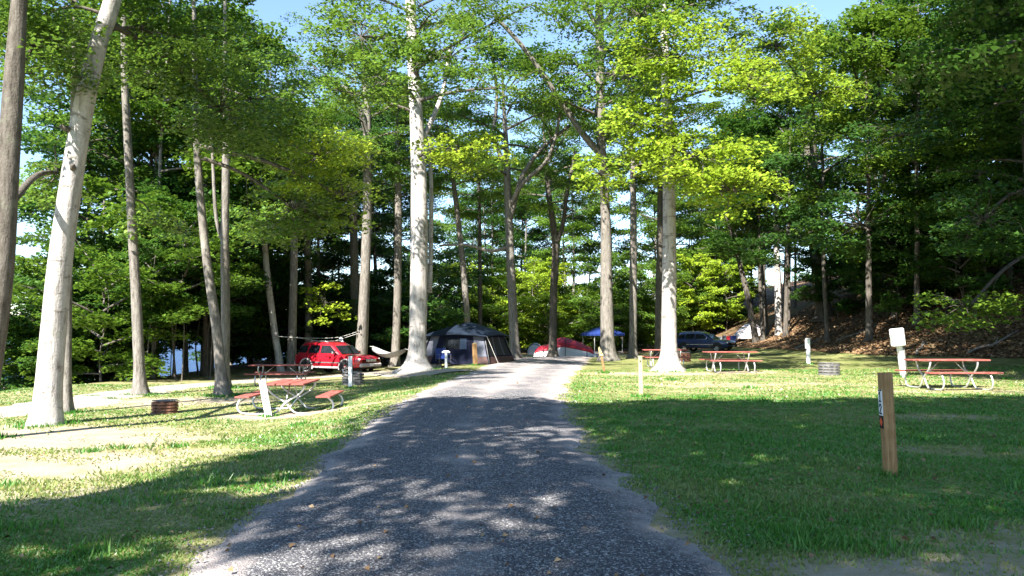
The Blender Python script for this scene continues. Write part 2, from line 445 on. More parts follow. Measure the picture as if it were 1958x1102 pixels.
# second drive on the left, past the red car
dp = [hit(-200, 815), hit(0, 790), hit(130, 772), hit(260, 751), hit(400, 735), hit(520, 727), hit(640, 720), hit(760, 716), hit(880, 712)]
dp = [Vector((p.x, p.y, 0)) for p in dp]
dl = []
for i in range(len(dp) - 1):
    for k in range(8):
        t = k / 8; p0, p1, p2, p3 = dp[max(0, i - 1)], dp[i], dp[i + 1], dp[min(len(dp) - 1, i + 2)]
        dl.append(0.5 * ((2 * p1) + (p2 - p0) * t + (2 * p0 - 5 * p1 + 4 * p2 - p3) * t * t + (3 * p1 - p0 - 3 * p2 + p3) * t ** 3))
dl.append(dp[-1]); rows = []
for i, p in enumerate(dl):
    tv = (dl[min(i + 1, len(dl) - 1)] - dl[max(0, i - 1)]).normalized(); nv = Vector((-tv.y, tv.x, 0))
    w = 1.15 + 0.15 * math.sin(i * 0.9) + 0.1 * RNG.normal(); r = []
    for k in range(11):
        t = -1 + 2 * k / 10; q = p - nv * (t * w); r.append((q.x, q.y, min(1, max(0, (abs(t) - 0.5) / 0.5) ** 1.5)))
    rows.append(r)
strip("gravel_drive", rows, M['drive'], "narrow tan gravel drive curving left past the red car", "drive", 0.04)

t = NT("lake_water"); v = t.coord("Object"); t.col(t.ramp(t.noise(v, 0.05, 3), [(0.3, (0.007, 0.024, 0.075)), (0.7, (0.014, 0.042, 0.115))]))
t.rough(0.35, 0.12); t.bump(t.noise(t.coord("Object", (1, 2.2, 1)), 2.2, 5, 0.6), 0.8, 0.15); M['water'] = t.m
mb = MB(); mb.add([(-900, 12, -2.62), (-14, 12, -2.62), (-14, 1100, -2.62), (-900, 1100, -2.62)], [(0, 1, 2, 3)])
tag(mb.build("lake", M['water']), "dark blue lake glimpsed between the trunks on the left", "lake", kind="structure")
M['far_hill'] = mat_plain("far_shore_woods", (0.035, 0.06, 0.03), 0.95, 0.1, wear=0.5, scale=0.06, dirt=None)
vs = []; fs = []
for i in range(60):
    x = -880 + i * 15.5; hgt = 12 + 5 * math.sin(i * 0.5) + 3 * math.sin(i * 1.7) + RNG.uniform(0, 2.5)
    vs += [(x, 640, -3), (x, 655, hgt * 0.75), (x, 690, hgt), (x, 760, -3)]
for i in range(59):
    for k in range(3): a = i * 4 + k; fs.append((a, a + 4, a + 5, a + 1))
mb = MB(); mb.add(vs, fs); tag(mb.build("far_shore_hills", M['far_hill'], smooth=True), "low wooded shore on the far side of the lake", "hills", kind="structure")

# short grass: nobody could count it
def grass_mesh(N, ymin, ymax, seed, h0, spread=0.74):
    r = np.random.default_rng(seed)
    y = ymin * np.exp(r.random(N) * math.log(ymax / ymin)); x = (r.random(N) * 2 - 1) * spread * y
    d = np.abs(x - road_c(y)) - road_w(y)
    keep = (d > -0.12 - 0.1 * wav(x, y, 1.5)) & (r.random(N) > (bare_sun_mask(x, y) * 1.25 - 0.1 + 0.35 * wav(x, y, 1.3)))
    keep &= litter_mask(x, y) < 0.5
    x, y = x[keep], y[keep]; n = len(x); z = gz(x, y) - 0.004
    lush = 0.75 + 0.35 * wav(x, y, 0.5) + 0.25 * wav(x, y, 2.2)
    hgt = h0 * (0.5 + r.random(n)) * np.clip(lush, 0.3, 1.6); wd = (0.0035 + 0.0011 * y) * (0.7 + 0.6 * r.random(n))
    a = r.random(n) * 6.283; ln = hgt * (0.25 + 0.75 * r.random(n)); la = r.random(n) * 6.283
    bx, by = np.cos(a) * wd, np.sin(a) * wd
    V = np.empty((n, 3, 3)); V[:, 0] = np.stack([x - bx, y - by, z], 1); V[:, 1] = np.stack([x + bx, y + by, z], 1)
    V[:, 2] = np.stack([x + np.cos(la) * ln, y + np.sin(la) * ln, z + hgt], 1)
    me = np_mesh("grass", V.reshape(-1, 3), 3); dv = np.clip(bare_sun_mask(x, y) + 0.22 * wav(x, y, 0.7) + r.normal(0, 0.12, n), 0, 1)
    at = me.attributes.new("dry_sun", 'FLOAT', 'POINT'); at.data.foreach_set("value", np.repeat(dv, 3).astype(np.float32)); return me  # straw blades on worn ground, yellower too where sunlight is painted in
M['grass'] = mat_leaf("grass_blades", (0.028, 0.145, 0.015), (0.05, 0.195, 0.024), (0.10, 0.23, 0.04), (0.12, 0.36, 0.04), 0.3, (0.27, 0.265, 0.10))
tag(place("lawn_grass", grass_mesh(420000, 3.6, 30, 3, 0.036), M['grass']), "short green lawn grass growing on both sides of the road", "grass", kind="stuff")
# loose stones on and beside the road
def pebbles(N, seed):
    r = np.random.default_rng(seed); y = 3.8 * np.exp(r.random(N) * math.log(18 / 3.8)); side = r.random(N)
    c, w = road_c(y), road_w(y); x = np.where(side < 0.8, c + (r.random(N) * 2 - 1) * w, c + np.sign(r.random(N) - 0.5) * (w + r.normal(0, 0.16, N)))
    s = (0.006 + 0.007 * r.random(N)) * (0.8 + 0.05 * y); z = gz(x, y) + 0.055 * (np.abs(x - c) < w * 0.5) + 0.018 * (np.abs(x - c) >= w * 0.5)
    o = np.array([(1, 0, 0), (0, 1, 0), (-1, 0, 0), (0, -1, 0), (0, 0, .8), (0, 0, -.6)], float)
    tri = np.array([(0, 1, 4), (1, 2, 4), (2, 3, 4), (3, 0, 4), (1, 0, 5), (2, 1, 5), (3, 2, 5), (0, 3, 5)])
    P = o[None] * s[:, None, None] * (0.7 + 0.6 * r.random((N, 6, 1))); P[:, :, 0] += x[:, None]; P[:, :, 1] += y[:, None]; P[:, :, 2] += z[:, None]
    return np_mesh("loose_gravel", P[:, tri].reshape(-1, 3), 3)
t = NT("pebble"); g = t.node("ObjectInfo"); v = t.coord("Object"); t.col(t.ramp(t.noise(v, 40, 2), [(0.3, (0.09, 0.085, 0.085)), (0.6, (0.19, 0.18, 0.17)), (0.75, (0.34, 0.32, 0.30))])); t.rough(0.8, 0.3); M['pebble'] = t.m
tag(place("loose_gravel", pebbles(5000, 5), M['pebble']), "small loose stones scattered on the gravel road and its edges", "gravel", kind="stuff")

# ------------------------------------------------------------------ foliage
def leaf_verts(c, size, r, tilt=0.6, fold=0.16, wid=0.40):
    n = len(c)
    nv = np.stack([r.normal(0, tilt, n), r.normal(0, tilt, n), np.ones(n)], 1); nv += np.array([SUNV.x, SUNV.y, SUNV.z]) * 0.6      # leaves turn towards the light
    nv /= np.linalg.norm(nv, axis=1)[:, None]
    a = r.random(n) * 6.283; h = np.stack([np.cos(a), np.sin(a), np.zeros(n)], 1)
    h -= nv * (h * nv).sum(1)[:, None]; h /= np.linalg.norm(h, axis=1)[:, None]; s = np.cross(nv, h)
    L = size[:, None]; V = np.empty((n, 4, 3))
    V[:, 0] = c - h * L * 0.5; V[:, 2] = c + h * L * 0.5 - nv * L * 0.10
    V[:, 1] = c + s * L * wid + nv * L * fold - h * L * 0.06; V[:, 3] = c - s * L * wid + nv * L * fold - h * L * 0.06
    return V.reshape(-1, 3)

def spray(r, c, out, rad, n, flat=0.13):
    """leaf centres of one drooping, flat spray of foliage"""
    q = np.sqrt(r.random(n)) * rad; a = r.random(n) * 6.283
    p = np.stack([np.cos(a) * q, np.sin(a) * q, -0.35 * q * q / rad + r.normal(0, flat, n) * rad], 1)
    ov = np.array([out[0], out[1], 0.0]); L = np.linalg.norm(ov)
    if L > 1e-6: ov /= L; p += ov[None] * (p @ ov)[:, None] * 0.35
    return p + np.array(c)[None]

def make_crown(name, seed, H, Rm, nl, nsub, nspray, nleaf, ls, prof=None, rise=(0.1, 0.95), srad=(0.45, 0.85)):
    r = np.random.default_rng(seed); mb = MB(); C = []
    for i in range(nl):
        t = (i + 0.5) / nl; z0 = H * t * 0.93; az = i * 2.399 + r.normal(0, 0.25)
        pr = prof(t) if prof else max(0.12, math.sin(math.pi * min(0.98, t * 0.80 + 0.20))) ** 0.7
        L = Rm * pr * r.uniform(0.7, 1.2); el = rise[0] + (rise[1] - rise[0]) * t + r.normal(0, 0.12); ba = r.normal(0, 0.25)
        def P(s, L=L, el=el, az=az, z0=z0, ba=ba):
            aa = az + ba * s; return Vector((math.cos(aa) * L * s, math.sin(aa) * L * s, z0 + L * math.tan(el) * s - 0.22 * L * s * s))
        r0 = 0.018 * L + 0.012
        mb.tube([P(k / 5) for k in range(6)], [r0 * (1 - 0.82 * k / 5) for k in range(6)], 5, cap=False)
        for j in range(nsub):
            s = 0.28 + 0.72 * (j + r.random() * 0.8) / nsub; b = P(min(1, s)); sg = 1 if j % 2 else -1
            a2 = az + ba * s + sg * r.uniform(0.25, 1.15); l2 = L * r.uniform(0.28, 0.5) * (1.15 - 0.45 * s); u = r.normal(0.12, 0.22)
            e = b + Vector((math.cos(a2) * l2, math.sin(a2) * l2, l2 * u)); md = (b + e) / 2 + Vector((0, 0, 0.08 * l2))
            mb.tube([b, md, e], [r0 * 0.34, r0 * 0.22, r0 * 0.08], 3, cap=False)
            for k in range(nspray):
                w = 0.35 + 0.7 * (k + r.random()) / nspray; q = b.lerp(e, w) + Vector((r.normal(0, .2), r.normal(0, .2), r.normal(0, .14)))
                C.append(spray(r, q, (math.cos(a2), math.sin(a2)), r.uniform(*srad), int(nleaf * r.uniform(0.6, 1.3))))
    C = np.concatenate(C); V = leaf_verts(C, ls * r.uniform(0.65, 1.25, len(C)), r)
    bm_ = bpy.data.meshes.new(name + "_branches"); bm_.from_pydata(mb.v, [], mb.f); bm_.update(); bm_.shade_smooth()
    bm_.materials.append(M['bark_dark'])
    lm = np_mesh(name + "_leaves", V, 4); lm.materials.append(M['leaf_mid'])
    return bm_, lm, H, Rm

NEAR = [make_crown("near_crown", 11 + i, H, R, 16, 6, 2, 95, 0.165, srad=(0.5, 1.0)) for i, (H, R) in enumerate([(9, 4.6), (9.5, 5.2), (8.5, 4.2), (10, 5.0), (9, 5.6)])]
FAR = [make_crown("far_crown", 31 + i, H, R, 14, 5, 2, 74, 0.24, srad=(0.6, 1.2)) for i, (H, R) in enumerate([(14, 4.2), (15, 4.8), (13, 3.8), (16, 4.4)])]
SAP = [make_crown("understory_crown", 51 + i, H, R, 14, 5, 2, 62, 0.19, prof=lambda t: 0.55 + 0.6 * math.sin(math.pi * min(1, t * .8 + .1)), rise=(0.1, 0.9), srad=(0.35, 0.7)) for i, (H, R) in enumerate([(5.0, 2.1), (4.2, 2.4), (6.0, 2.0), (3.2, 2.2)])]

def set_mat(o, m): o.material_slots[0].link = 'OBJECT'; o.material_slots[0].material = m

def catmull(P, n):
    out = []
    for i in range(len(P) - 1):
        p0, p1, p2, p3 = P[max(0, i - 1)], P[i], P[i + 1], P[min(len(P) - 1, i + 2)]
        for k in range(n):
            t = k / n; out.append(0.5 * ((2 * p1) + (p2 - p0) * t + (2 * p0 - 5 * p1 + 4 * p2 - p3) * t * t + (3 * p1 - p0 - 3 * p2 + p3) * t ** 3))
    out.append(P[-1]); return out

def trunk_part(root, base, P, bark, seed, seg=14, flare=0.55, name="trunk"):
    """P: 4-vectors (x, y, z, radius) from the foot up"""
    q = catmull(P, 6); r = random.Random(seed); ph = [r.uniform(0, 6.28) for _ in range(6)]
    nl = r.choice([4, 5, 6])
    q = [Vector((q[0][0], q[0][1], q[0][2] - 0.25, q[0][3]))] + q
    # extra rings in the flare
    ring = []
    for i, a in enumerate(q[:-1]):
        b = q[i + 1]; n = 5 if i < 2 else 2
        for k in range(n): ring.append(a.lerp(b, k / n))
    ring.append(q[-1]); z0 = P[0][2]
    def rf(i, a):
        h = max(0, ring[i][2] - z0); e = math.exp(-h / 0.32)
        lob = 0.35 + 0.8 * max(0, math.cos(nl * a + ph[0])) ** 1.5 + 0.35 * max(0, math.cos((nl + 2) * a + ph[1]))
        wv = 0.045 * math.sin(2 * a + ph[2] + h * 0.35) + 0.03 * math.sin(3 * a + ph[3] - h * 0.8) + 0.02 * math.sin(7 * a + ph[4] + h * 1.7)
        return 1 + flare * e * (0.55 + lob) + wv
    mb = MB(); mb.tube([Vector(v[:3]) - base for v in ring], [v[3] for v in ring], seg, True, rf)
    return mb.build(name, M[bark], root, smooth=True)

def limb_part(root, base, pts, r0, r1, bark, name="limb"):
    P = catmull([Vector(p) - base for p in pts], 4); n = len(P)
    mb = MB(); mb.tube(P, [r0 + (r1 - r0) * (k / (n - 1)) ** 0.8 for k in range(n)], 7)
    return mb.build(name, M[bark], root, smooth=True)

def crown_parts(root, base, var, at, sc, rz, leaf, tilt=(0, 0), squash=1.0):
    bm_, lm, H, R = var
    b = place("branches", bm_, None, root, at - base); c = place("crown", lm, None, root, at - base)
    for o in (b, c): o.scale = (sc, sc, sc * squash); o.rotation_euler = (tilt[0], tilt[1], rz)
    set_mat(c, M[leaf]); return c

def foliage_part(root, base, sprays, leaf, seed, ls=0.18, nleaf=66, name="foliage"):
    """sprays: (point, outward direction, radius)"""
    r = np.random.default_rng(seed)
    C = np.concatenate([spray(r, Vector(p) - base, o, rd, int(nleaf * rd * rd / 0.42 * (0.18 / ls) ** 1.6)) for p, o, rd in sprays])
    return place(name, np_mesh("foliage", leaf_verts(C, ls * r.uniform(0.65, 1.25, len(C)), r), 4), M[leaf], root)
# ------------------------------------------------------------------ the trees one can tell apart
TREES = {}
def tree(key, name, label, pix, bark, height, crowns, clusters=(), limbs=(), Y=None, flare=0.55, group=None, seg=18, dY=0.0, clip=None):
    """pix: (px, py, width px) up the trunk; crowns: (start height, variant, scale, leaf); clusters of low foliage: (px, py, rx, ry, depth, spread, n, radius, leaf, start row)"""
    if Y is None: base = hit(pix[0][0], pix[0][1])
    else:
        p = pt(pix[0][0], pix[0][1], Y); base = Vector((p.x, Y, G(p.x, Y)))
    Yb = base.y; P = []
    if crowns: height = max(z + v[2] * sc for z, v, sc, l in crowns) * 0.98
    for i, (px, py, w) in enumerate(pix):
        p = pt(px, py, Yb + dY * i) if i else base
        P.append(Vector((p.x, p.y, p.z, 0.88 * w / 2 / F * Yb)))
    a, b = P[-2], P[-1]; top = base.z + height
    d = (b - a); n = max(2, int((top - b.z) / 3)); dx = d.x / max(.1, d.z); dy = d.y / max(.1, d.z); r0 = b[3]
    for k in range(1, n + 1):
        h = (top - b.z) * k / n; f = 0.6
        P.append(Vector((b.x + dx * h * f + 0.15 * math.sin(k + len(key)), b.y + dy * h * f, b.z + h, max(0.03, r0 * (1 - 0.88 * k / n)))))
    root = thing(name, label, "tree", base, group=group); seed = sum(map(ord, key))
    trunk_part(root, base, P, bark, seed, seg, flare)
    def axis_at(z):
        for i in range(len(P) - 1):
            if P[i].z <= z <= P[i + 1].z: return P[i].lerp(P[i + 1], (z - P[i].z) / max(1e-6, P[i + 1].z - P[i].z))
        return P[-1]
    for k, (z, var, sc, leaf) in enumerate(crowns):
        at = axis_at(base.z + z); crown_parts(root, base, var, Vector(at[:3]), sc, (seed * 0.37 + k * 2.1) % 6.28, leaf)
    rr = random.Random(seed)
    for li, (pts, w0, w1) in enumerate(limbs):
        limb_part(root, base, [pt(x, y, Yb + dy) for x, y, dy in pts], w0 / 2 / F * Yb, w1 / 2 / F * Yb, bark)
    for ci, (cx, cy, rx, ry, cY, sp, n, rad, leaf, sy) in enumerate(clusters):
        cen = pt(cx, cy, cY); spr = []
        while len(spr) < int(n * 1.25):
            u, v = rr.uniform(-1, 1), rr.uniform(-1, 1)
            if u * u + v * v > 1: continue
            p = pt(cx + u * rx, cy + v * ry, cY + rr.uniform(-sp, sp)); o = p - Vector((base.x, base.y, p.z)); spr.append((p, (o.x, o.y), rad * rr.uniform(0.7, 1.3)))
        zs = pt(cx, sy, Yb).z; st = Vector(axis_at(zs)[:3]); mid = st.lerp(cen, 0.5) + Vector((0, 0, 0.25))
        mb = MB(); dist = (cen - st).length; r0 = min(0.09, 0.02 + 0.016 * dist)
        mb.tube([q - base for q in catmull([st, mid, cen], 4)], [r0 * (1 - 0.07 * k) for k in range(9)], 6)
        for p, o, rd in spr:
            s = cen if (p - cen).length < (p - mid).length else mid
            mb.tube([s - base, (s + p) / 2 - base + Vector((rr.gauss(0, .2), rr.gauss(0, .2), 0.15)), p - base], [r0 * 0.22, r0 * 0.15, 0.005], 3, cap=False)
        mb.build("limb", M['bark_dark'], root, smooth=True)
        foliage_part(root, base, spr, leaf, seed + ci, max(0.10, min(0.21, 0.0064 * cY)))
    TREES[key] = (root, base, P, axis_at); return root

N0, N1, N2, N3, N4 = NEAR
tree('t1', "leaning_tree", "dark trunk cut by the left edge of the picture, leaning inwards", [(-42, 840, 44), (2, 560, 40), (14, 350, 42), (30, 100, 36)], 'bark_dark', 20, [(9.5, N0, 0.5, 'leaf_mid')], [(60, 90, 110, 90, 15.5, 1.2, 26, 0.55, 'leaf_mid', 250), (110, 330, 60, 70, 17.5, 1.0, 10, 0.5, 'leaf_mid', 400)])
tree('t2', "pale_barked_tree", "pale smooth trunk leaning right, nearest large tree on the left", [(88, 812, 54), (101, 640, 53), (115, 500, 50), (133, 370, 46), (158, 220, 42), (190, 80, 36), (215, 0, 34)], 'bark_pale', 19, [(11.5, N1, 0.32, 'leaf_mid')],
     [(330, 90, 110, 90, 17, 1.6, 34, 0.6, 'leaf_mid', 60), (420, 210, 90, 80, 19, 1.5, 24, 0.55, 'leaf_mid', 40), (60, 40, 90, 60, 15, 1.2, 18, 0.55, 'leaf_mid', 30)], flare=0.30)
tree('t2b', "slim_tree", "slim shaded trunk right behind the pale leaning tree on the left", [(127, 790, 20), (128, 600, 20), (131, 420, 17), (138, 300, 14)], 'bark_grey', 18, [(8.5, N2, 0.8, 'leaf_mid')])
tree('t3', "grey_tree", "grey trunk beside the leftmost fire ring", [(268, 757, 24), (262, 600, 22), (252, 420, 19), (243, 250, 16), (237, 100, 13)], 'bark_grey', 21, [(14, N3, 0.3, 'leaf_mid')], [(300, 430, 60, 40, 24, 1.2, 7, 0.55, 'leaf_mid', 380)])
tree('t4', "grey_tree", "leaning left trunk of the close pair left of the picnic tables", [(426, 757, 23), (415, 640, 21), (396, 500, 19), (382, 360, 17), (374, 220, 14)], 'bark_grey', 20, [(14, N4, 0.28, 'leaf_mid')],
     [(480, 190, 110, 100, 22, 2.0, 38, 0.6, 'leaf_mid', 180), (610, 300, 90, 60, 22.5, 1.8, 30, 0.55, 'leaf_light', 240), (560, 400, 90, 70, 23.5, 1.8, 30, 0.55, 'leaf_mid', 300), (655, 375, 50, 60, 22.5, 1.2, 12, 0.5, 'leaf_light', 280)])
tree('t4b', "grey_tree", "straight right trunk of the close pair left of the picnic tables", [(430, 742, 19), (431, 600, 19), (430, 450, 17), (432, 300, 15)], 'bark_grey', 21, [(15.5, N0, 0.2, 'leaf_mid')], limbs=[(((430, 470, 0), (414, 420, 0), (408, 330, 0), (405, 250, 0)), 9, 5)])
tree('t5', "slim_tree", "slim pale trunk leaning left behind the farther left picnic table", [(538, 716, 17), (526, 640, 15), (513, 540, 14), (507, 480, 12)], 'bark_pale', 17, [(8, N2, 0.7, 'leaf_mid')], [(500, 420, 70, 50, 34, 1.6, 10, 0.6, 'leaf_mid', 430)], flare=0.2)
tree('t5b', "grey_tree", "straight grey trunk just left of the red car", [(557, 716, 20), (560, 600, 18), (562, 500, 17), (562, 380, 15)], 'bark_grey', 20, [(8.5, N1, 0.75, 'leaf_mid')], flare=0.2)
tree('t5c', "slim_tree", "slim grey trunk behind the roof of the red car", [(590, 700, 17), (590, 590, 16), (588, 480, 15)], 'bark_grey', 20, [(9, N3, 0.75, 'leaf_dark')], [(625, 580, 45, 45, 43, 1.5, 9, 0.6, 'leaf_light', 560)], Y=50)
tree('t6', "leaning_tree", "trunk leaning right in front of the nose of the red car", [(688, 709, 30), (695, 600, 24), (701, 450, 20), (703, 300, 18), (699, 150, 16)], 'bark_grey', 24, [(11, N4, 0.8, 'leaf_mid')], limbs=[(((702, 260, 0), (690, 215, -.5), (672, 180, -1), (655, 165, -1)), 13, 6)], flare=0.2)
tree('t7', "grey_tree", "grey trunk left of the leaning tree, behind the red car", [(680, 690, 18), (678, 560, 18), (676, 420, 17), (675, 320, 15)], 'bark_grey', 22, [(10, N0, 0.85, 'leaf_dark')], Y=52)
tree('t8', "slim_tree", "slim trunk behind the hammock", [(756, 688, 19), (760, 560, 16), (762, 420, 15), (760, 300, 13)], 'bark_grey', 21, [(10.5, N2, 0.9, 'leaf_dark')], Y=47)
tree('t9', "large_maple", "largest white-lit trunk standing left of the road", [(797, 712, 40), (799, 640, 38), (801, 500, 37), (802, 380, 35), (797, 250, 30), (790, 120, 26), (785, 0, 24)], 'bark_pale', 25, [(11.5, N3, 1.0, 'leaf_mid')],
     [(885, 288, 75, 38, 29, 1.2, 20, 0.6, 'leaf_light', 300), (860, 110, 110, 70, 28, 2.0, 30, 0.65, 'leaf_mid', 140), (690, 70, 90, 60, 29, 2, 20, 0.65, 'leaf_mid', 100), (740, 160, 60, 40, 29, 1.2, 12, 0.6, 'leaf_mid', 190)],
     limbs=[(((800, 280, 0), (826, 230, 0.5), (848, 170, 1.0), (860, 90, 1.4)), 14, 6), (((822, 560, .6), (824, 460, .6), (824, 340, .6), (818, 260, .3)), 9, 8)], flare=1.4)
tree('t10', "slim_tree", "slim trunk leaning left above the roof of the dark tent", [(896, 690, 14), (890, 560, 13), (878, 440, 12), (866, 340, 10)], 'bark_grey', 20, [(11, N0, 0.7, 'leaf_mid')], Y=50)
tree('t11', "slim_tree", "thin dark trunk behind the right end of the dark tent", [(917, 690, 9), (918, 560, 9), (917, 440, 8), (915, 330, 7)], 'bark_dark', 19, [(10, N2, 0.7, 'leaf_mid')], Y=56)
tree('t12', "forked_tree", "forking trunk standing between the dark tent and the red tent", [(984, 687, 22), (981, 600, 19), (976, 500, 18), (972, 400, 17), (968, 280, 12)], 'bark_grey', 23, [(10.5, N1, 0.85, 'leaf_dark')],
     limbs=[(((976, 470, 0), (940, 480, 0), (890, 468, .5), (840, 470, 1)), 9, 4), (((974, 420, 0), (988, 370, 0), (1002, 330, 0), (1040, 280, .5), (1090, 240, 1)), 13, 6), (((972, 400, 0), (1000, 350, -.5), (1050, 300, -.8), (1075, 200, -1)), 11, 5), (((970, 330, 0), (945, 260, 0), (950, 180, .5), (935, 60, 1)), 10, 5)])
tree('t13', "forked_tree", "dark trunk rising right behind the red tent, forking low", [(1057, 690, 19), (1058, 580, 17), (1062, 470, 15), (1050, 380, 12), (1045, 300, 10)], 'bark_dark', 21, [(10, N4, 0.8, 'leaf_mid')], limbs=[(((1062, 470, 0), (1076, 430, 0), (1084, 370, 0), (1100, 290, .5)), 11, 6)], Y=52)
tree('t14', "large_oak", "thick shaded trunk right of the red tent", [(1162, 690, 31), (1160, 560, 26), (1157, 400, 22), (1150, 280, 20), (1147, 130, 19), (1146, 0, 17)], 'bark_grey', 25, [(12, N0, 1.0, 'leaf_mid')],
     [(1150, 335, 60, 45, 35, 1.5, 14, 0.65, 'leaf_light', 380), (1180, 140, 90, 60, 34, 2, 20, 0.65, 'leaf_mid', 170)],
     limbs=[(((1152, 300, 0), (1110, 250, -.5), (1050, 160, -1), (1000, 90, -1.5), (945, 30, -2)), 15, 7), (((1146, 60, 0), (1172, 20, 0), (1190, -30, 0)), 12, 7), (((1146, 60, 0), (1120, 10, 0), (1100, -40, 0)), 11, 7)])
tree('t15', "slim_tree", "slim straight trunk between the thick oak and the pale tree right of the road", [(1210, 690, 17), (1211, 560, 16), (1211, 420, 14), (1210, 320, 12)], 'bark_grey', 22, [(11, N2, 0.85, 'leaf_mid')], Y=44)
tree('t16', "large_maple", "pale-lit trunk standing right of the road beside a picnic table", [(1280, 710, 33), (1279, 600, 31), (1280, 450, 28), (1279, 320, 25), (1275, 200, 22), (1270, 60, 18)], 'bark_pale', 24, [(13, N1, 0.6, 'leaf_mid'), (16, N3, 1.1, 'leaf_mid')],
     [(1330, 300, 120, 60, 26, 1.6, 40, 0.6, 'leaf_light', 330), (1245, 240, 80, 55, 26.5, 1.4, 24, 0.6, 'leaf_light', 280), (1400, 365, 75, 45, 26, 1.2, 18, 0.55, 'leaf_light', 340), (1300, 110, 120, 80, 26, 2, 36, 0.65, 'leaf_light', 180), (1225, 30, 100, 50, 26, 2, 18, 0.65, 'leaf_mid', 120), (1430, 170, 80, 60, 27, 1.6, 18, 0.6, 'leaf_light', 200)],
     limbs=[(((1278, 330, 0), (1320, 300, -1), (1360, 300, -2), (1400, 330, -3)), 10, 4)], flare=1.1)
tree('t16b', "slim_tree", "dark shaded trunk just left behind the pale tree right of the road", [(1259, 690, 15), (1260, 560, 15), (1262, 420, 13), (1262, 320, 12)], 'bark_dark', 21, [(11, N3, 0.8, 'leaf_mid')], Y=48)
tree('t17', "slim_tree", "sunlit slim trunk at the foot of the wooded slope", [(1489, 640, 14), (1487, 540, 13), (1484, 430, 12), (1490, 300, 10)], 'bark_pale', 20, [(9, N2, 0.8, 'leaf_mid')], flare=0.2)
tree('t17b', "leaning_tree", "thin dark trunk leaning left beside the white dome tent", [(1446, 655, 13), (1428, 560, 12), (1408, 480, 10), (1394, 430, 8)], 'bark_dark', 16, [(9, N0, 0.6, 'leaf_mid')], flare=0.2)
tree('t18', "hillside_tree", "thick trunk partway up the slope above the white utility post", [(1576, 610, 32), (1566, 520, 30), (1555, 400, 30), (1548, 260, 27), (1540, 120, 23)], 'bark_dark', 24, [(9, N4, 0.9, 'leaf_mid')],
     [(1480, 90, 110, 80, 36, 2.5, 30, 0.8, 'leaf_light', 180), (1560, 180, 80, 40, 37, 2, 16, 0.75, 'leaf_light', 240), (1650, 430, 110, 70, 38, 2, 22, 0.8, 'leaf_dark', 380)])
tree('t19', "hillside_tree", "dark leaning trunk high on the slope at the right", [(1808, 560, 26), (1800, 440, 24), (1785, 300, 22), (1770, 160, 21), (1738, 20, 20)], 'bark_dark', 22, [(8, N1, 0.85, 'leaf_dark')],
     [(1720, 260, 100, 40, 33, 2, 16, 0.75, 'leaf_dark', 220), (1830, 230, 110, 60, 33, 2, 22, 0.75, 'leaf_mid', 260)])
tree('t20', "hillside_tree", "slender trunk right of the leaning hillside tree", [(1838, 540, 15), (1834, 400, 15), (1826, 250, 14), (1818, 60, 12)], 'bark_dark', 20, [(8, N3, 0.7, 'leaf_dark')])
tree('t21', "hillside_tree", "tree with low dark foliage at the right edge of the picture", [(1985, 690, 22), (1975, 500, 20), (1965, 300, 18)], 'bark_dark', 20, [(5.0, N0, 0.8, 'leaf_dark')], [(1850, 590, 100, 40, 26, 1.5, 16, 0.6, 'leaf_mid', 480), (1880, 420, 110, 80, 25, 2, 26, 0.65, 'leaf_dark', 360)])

# trees beside and behind the camera, out of the picture, whose shade falls on the road and the lawns
def shade_tree(label, base, height, r0, patches, leaf, hz, seed):
    base = Vector((base[0], base[1], G(*base))); root = thing("shade_tree", label, "tree", base, group="trees outside the picture")
    P = [Vector((base.x + 0.2 * math.sin(k), base.y + 0.15 * math.cos(k * 1.3), base.z + height * k / 6, r0 * (1 - 0.85 * k / 6))) for k in range(7)]
    trunk_part(root, base, P, 'bark_grey', seed); r = random.Random(seed); spr = []; mb = MB()
    cos, sin = SUN_AZ[0] / math.tan(SUN_EL), SUN_AZ[1] / math.tan(SUN_EL)
    for (x, y, rx, ry, n, rad) in patches:
        for _ in range(int(n * (2.7 if x > 2 or x < -1.8 else 2.0))):
            while True:
                u, v = r.uniform(-1, 1), r.uniform(-1, 1)
                if u * u + v * v < 1: break
            h = r.uniform(*hz); gx_, gy_ = x + u * rx, y + v * ry
            p = Vector((gx_ + cos * h, gy_ + sin * h, h)); spr.append((p, (p.x - base.x, p.y - base.y), rad * r.uniform(0.7, 1.35)))
    for k in range(min(14, len(spr))):
        p = spr[(k * 37) % len(spr)][0]; st = Vector((base.x, base.y, base.z + height * r.uniform(0.35, 0.7)))
        mb.tube([q - base for q in catmull([st, st.lerp(p, 0.5) + Vector((0, 0, 0.7)), p], 4)], [0.11 * (1 - 0.1 * k2) for k2 in range(9)], 6)
    mb.build("limb", M['bark_grey'], root, smooth=True); foliage_part(root, base, spr, leaf, seed, 0.21, 62)
shade_tree("tree left of the camera shading the road", (-9, -3.5), 19, 0.3,
           [(-0.6, 14.0, 1.7, 2.6, 26, 0.7), (-0.7, 9.8, 1.7, 2.6, 26, 0.6), (-2.3, 9.2, 0.9, 1.0, 9, 0.5), (-3.3, 6.0, 1.3, 0.8, 12, 0.5), (-0.4, 6.0, 1.8, 2.0, 18, 0.55), (-2.6, 4.4, 1.0, 0.5, 5, 0.4)], 'leaf_mid', (8.5, 13), 5)
shade_tree("tree behind the camera shading the right lawn", (3.5, -10), 21, 0.33,
           [(3.6, 13.2, 3.2, 3.2, 60, 0.7), (3.2, 8.4, 2.6, 3.0, 48, 0.65), (3.0, 4.6, 2.6, 1.6, 28, 0.65), (0.2, 4.0, 1.4, 1.2, 10, 0.5)], 'leaf_mid', (10, 15), 6)
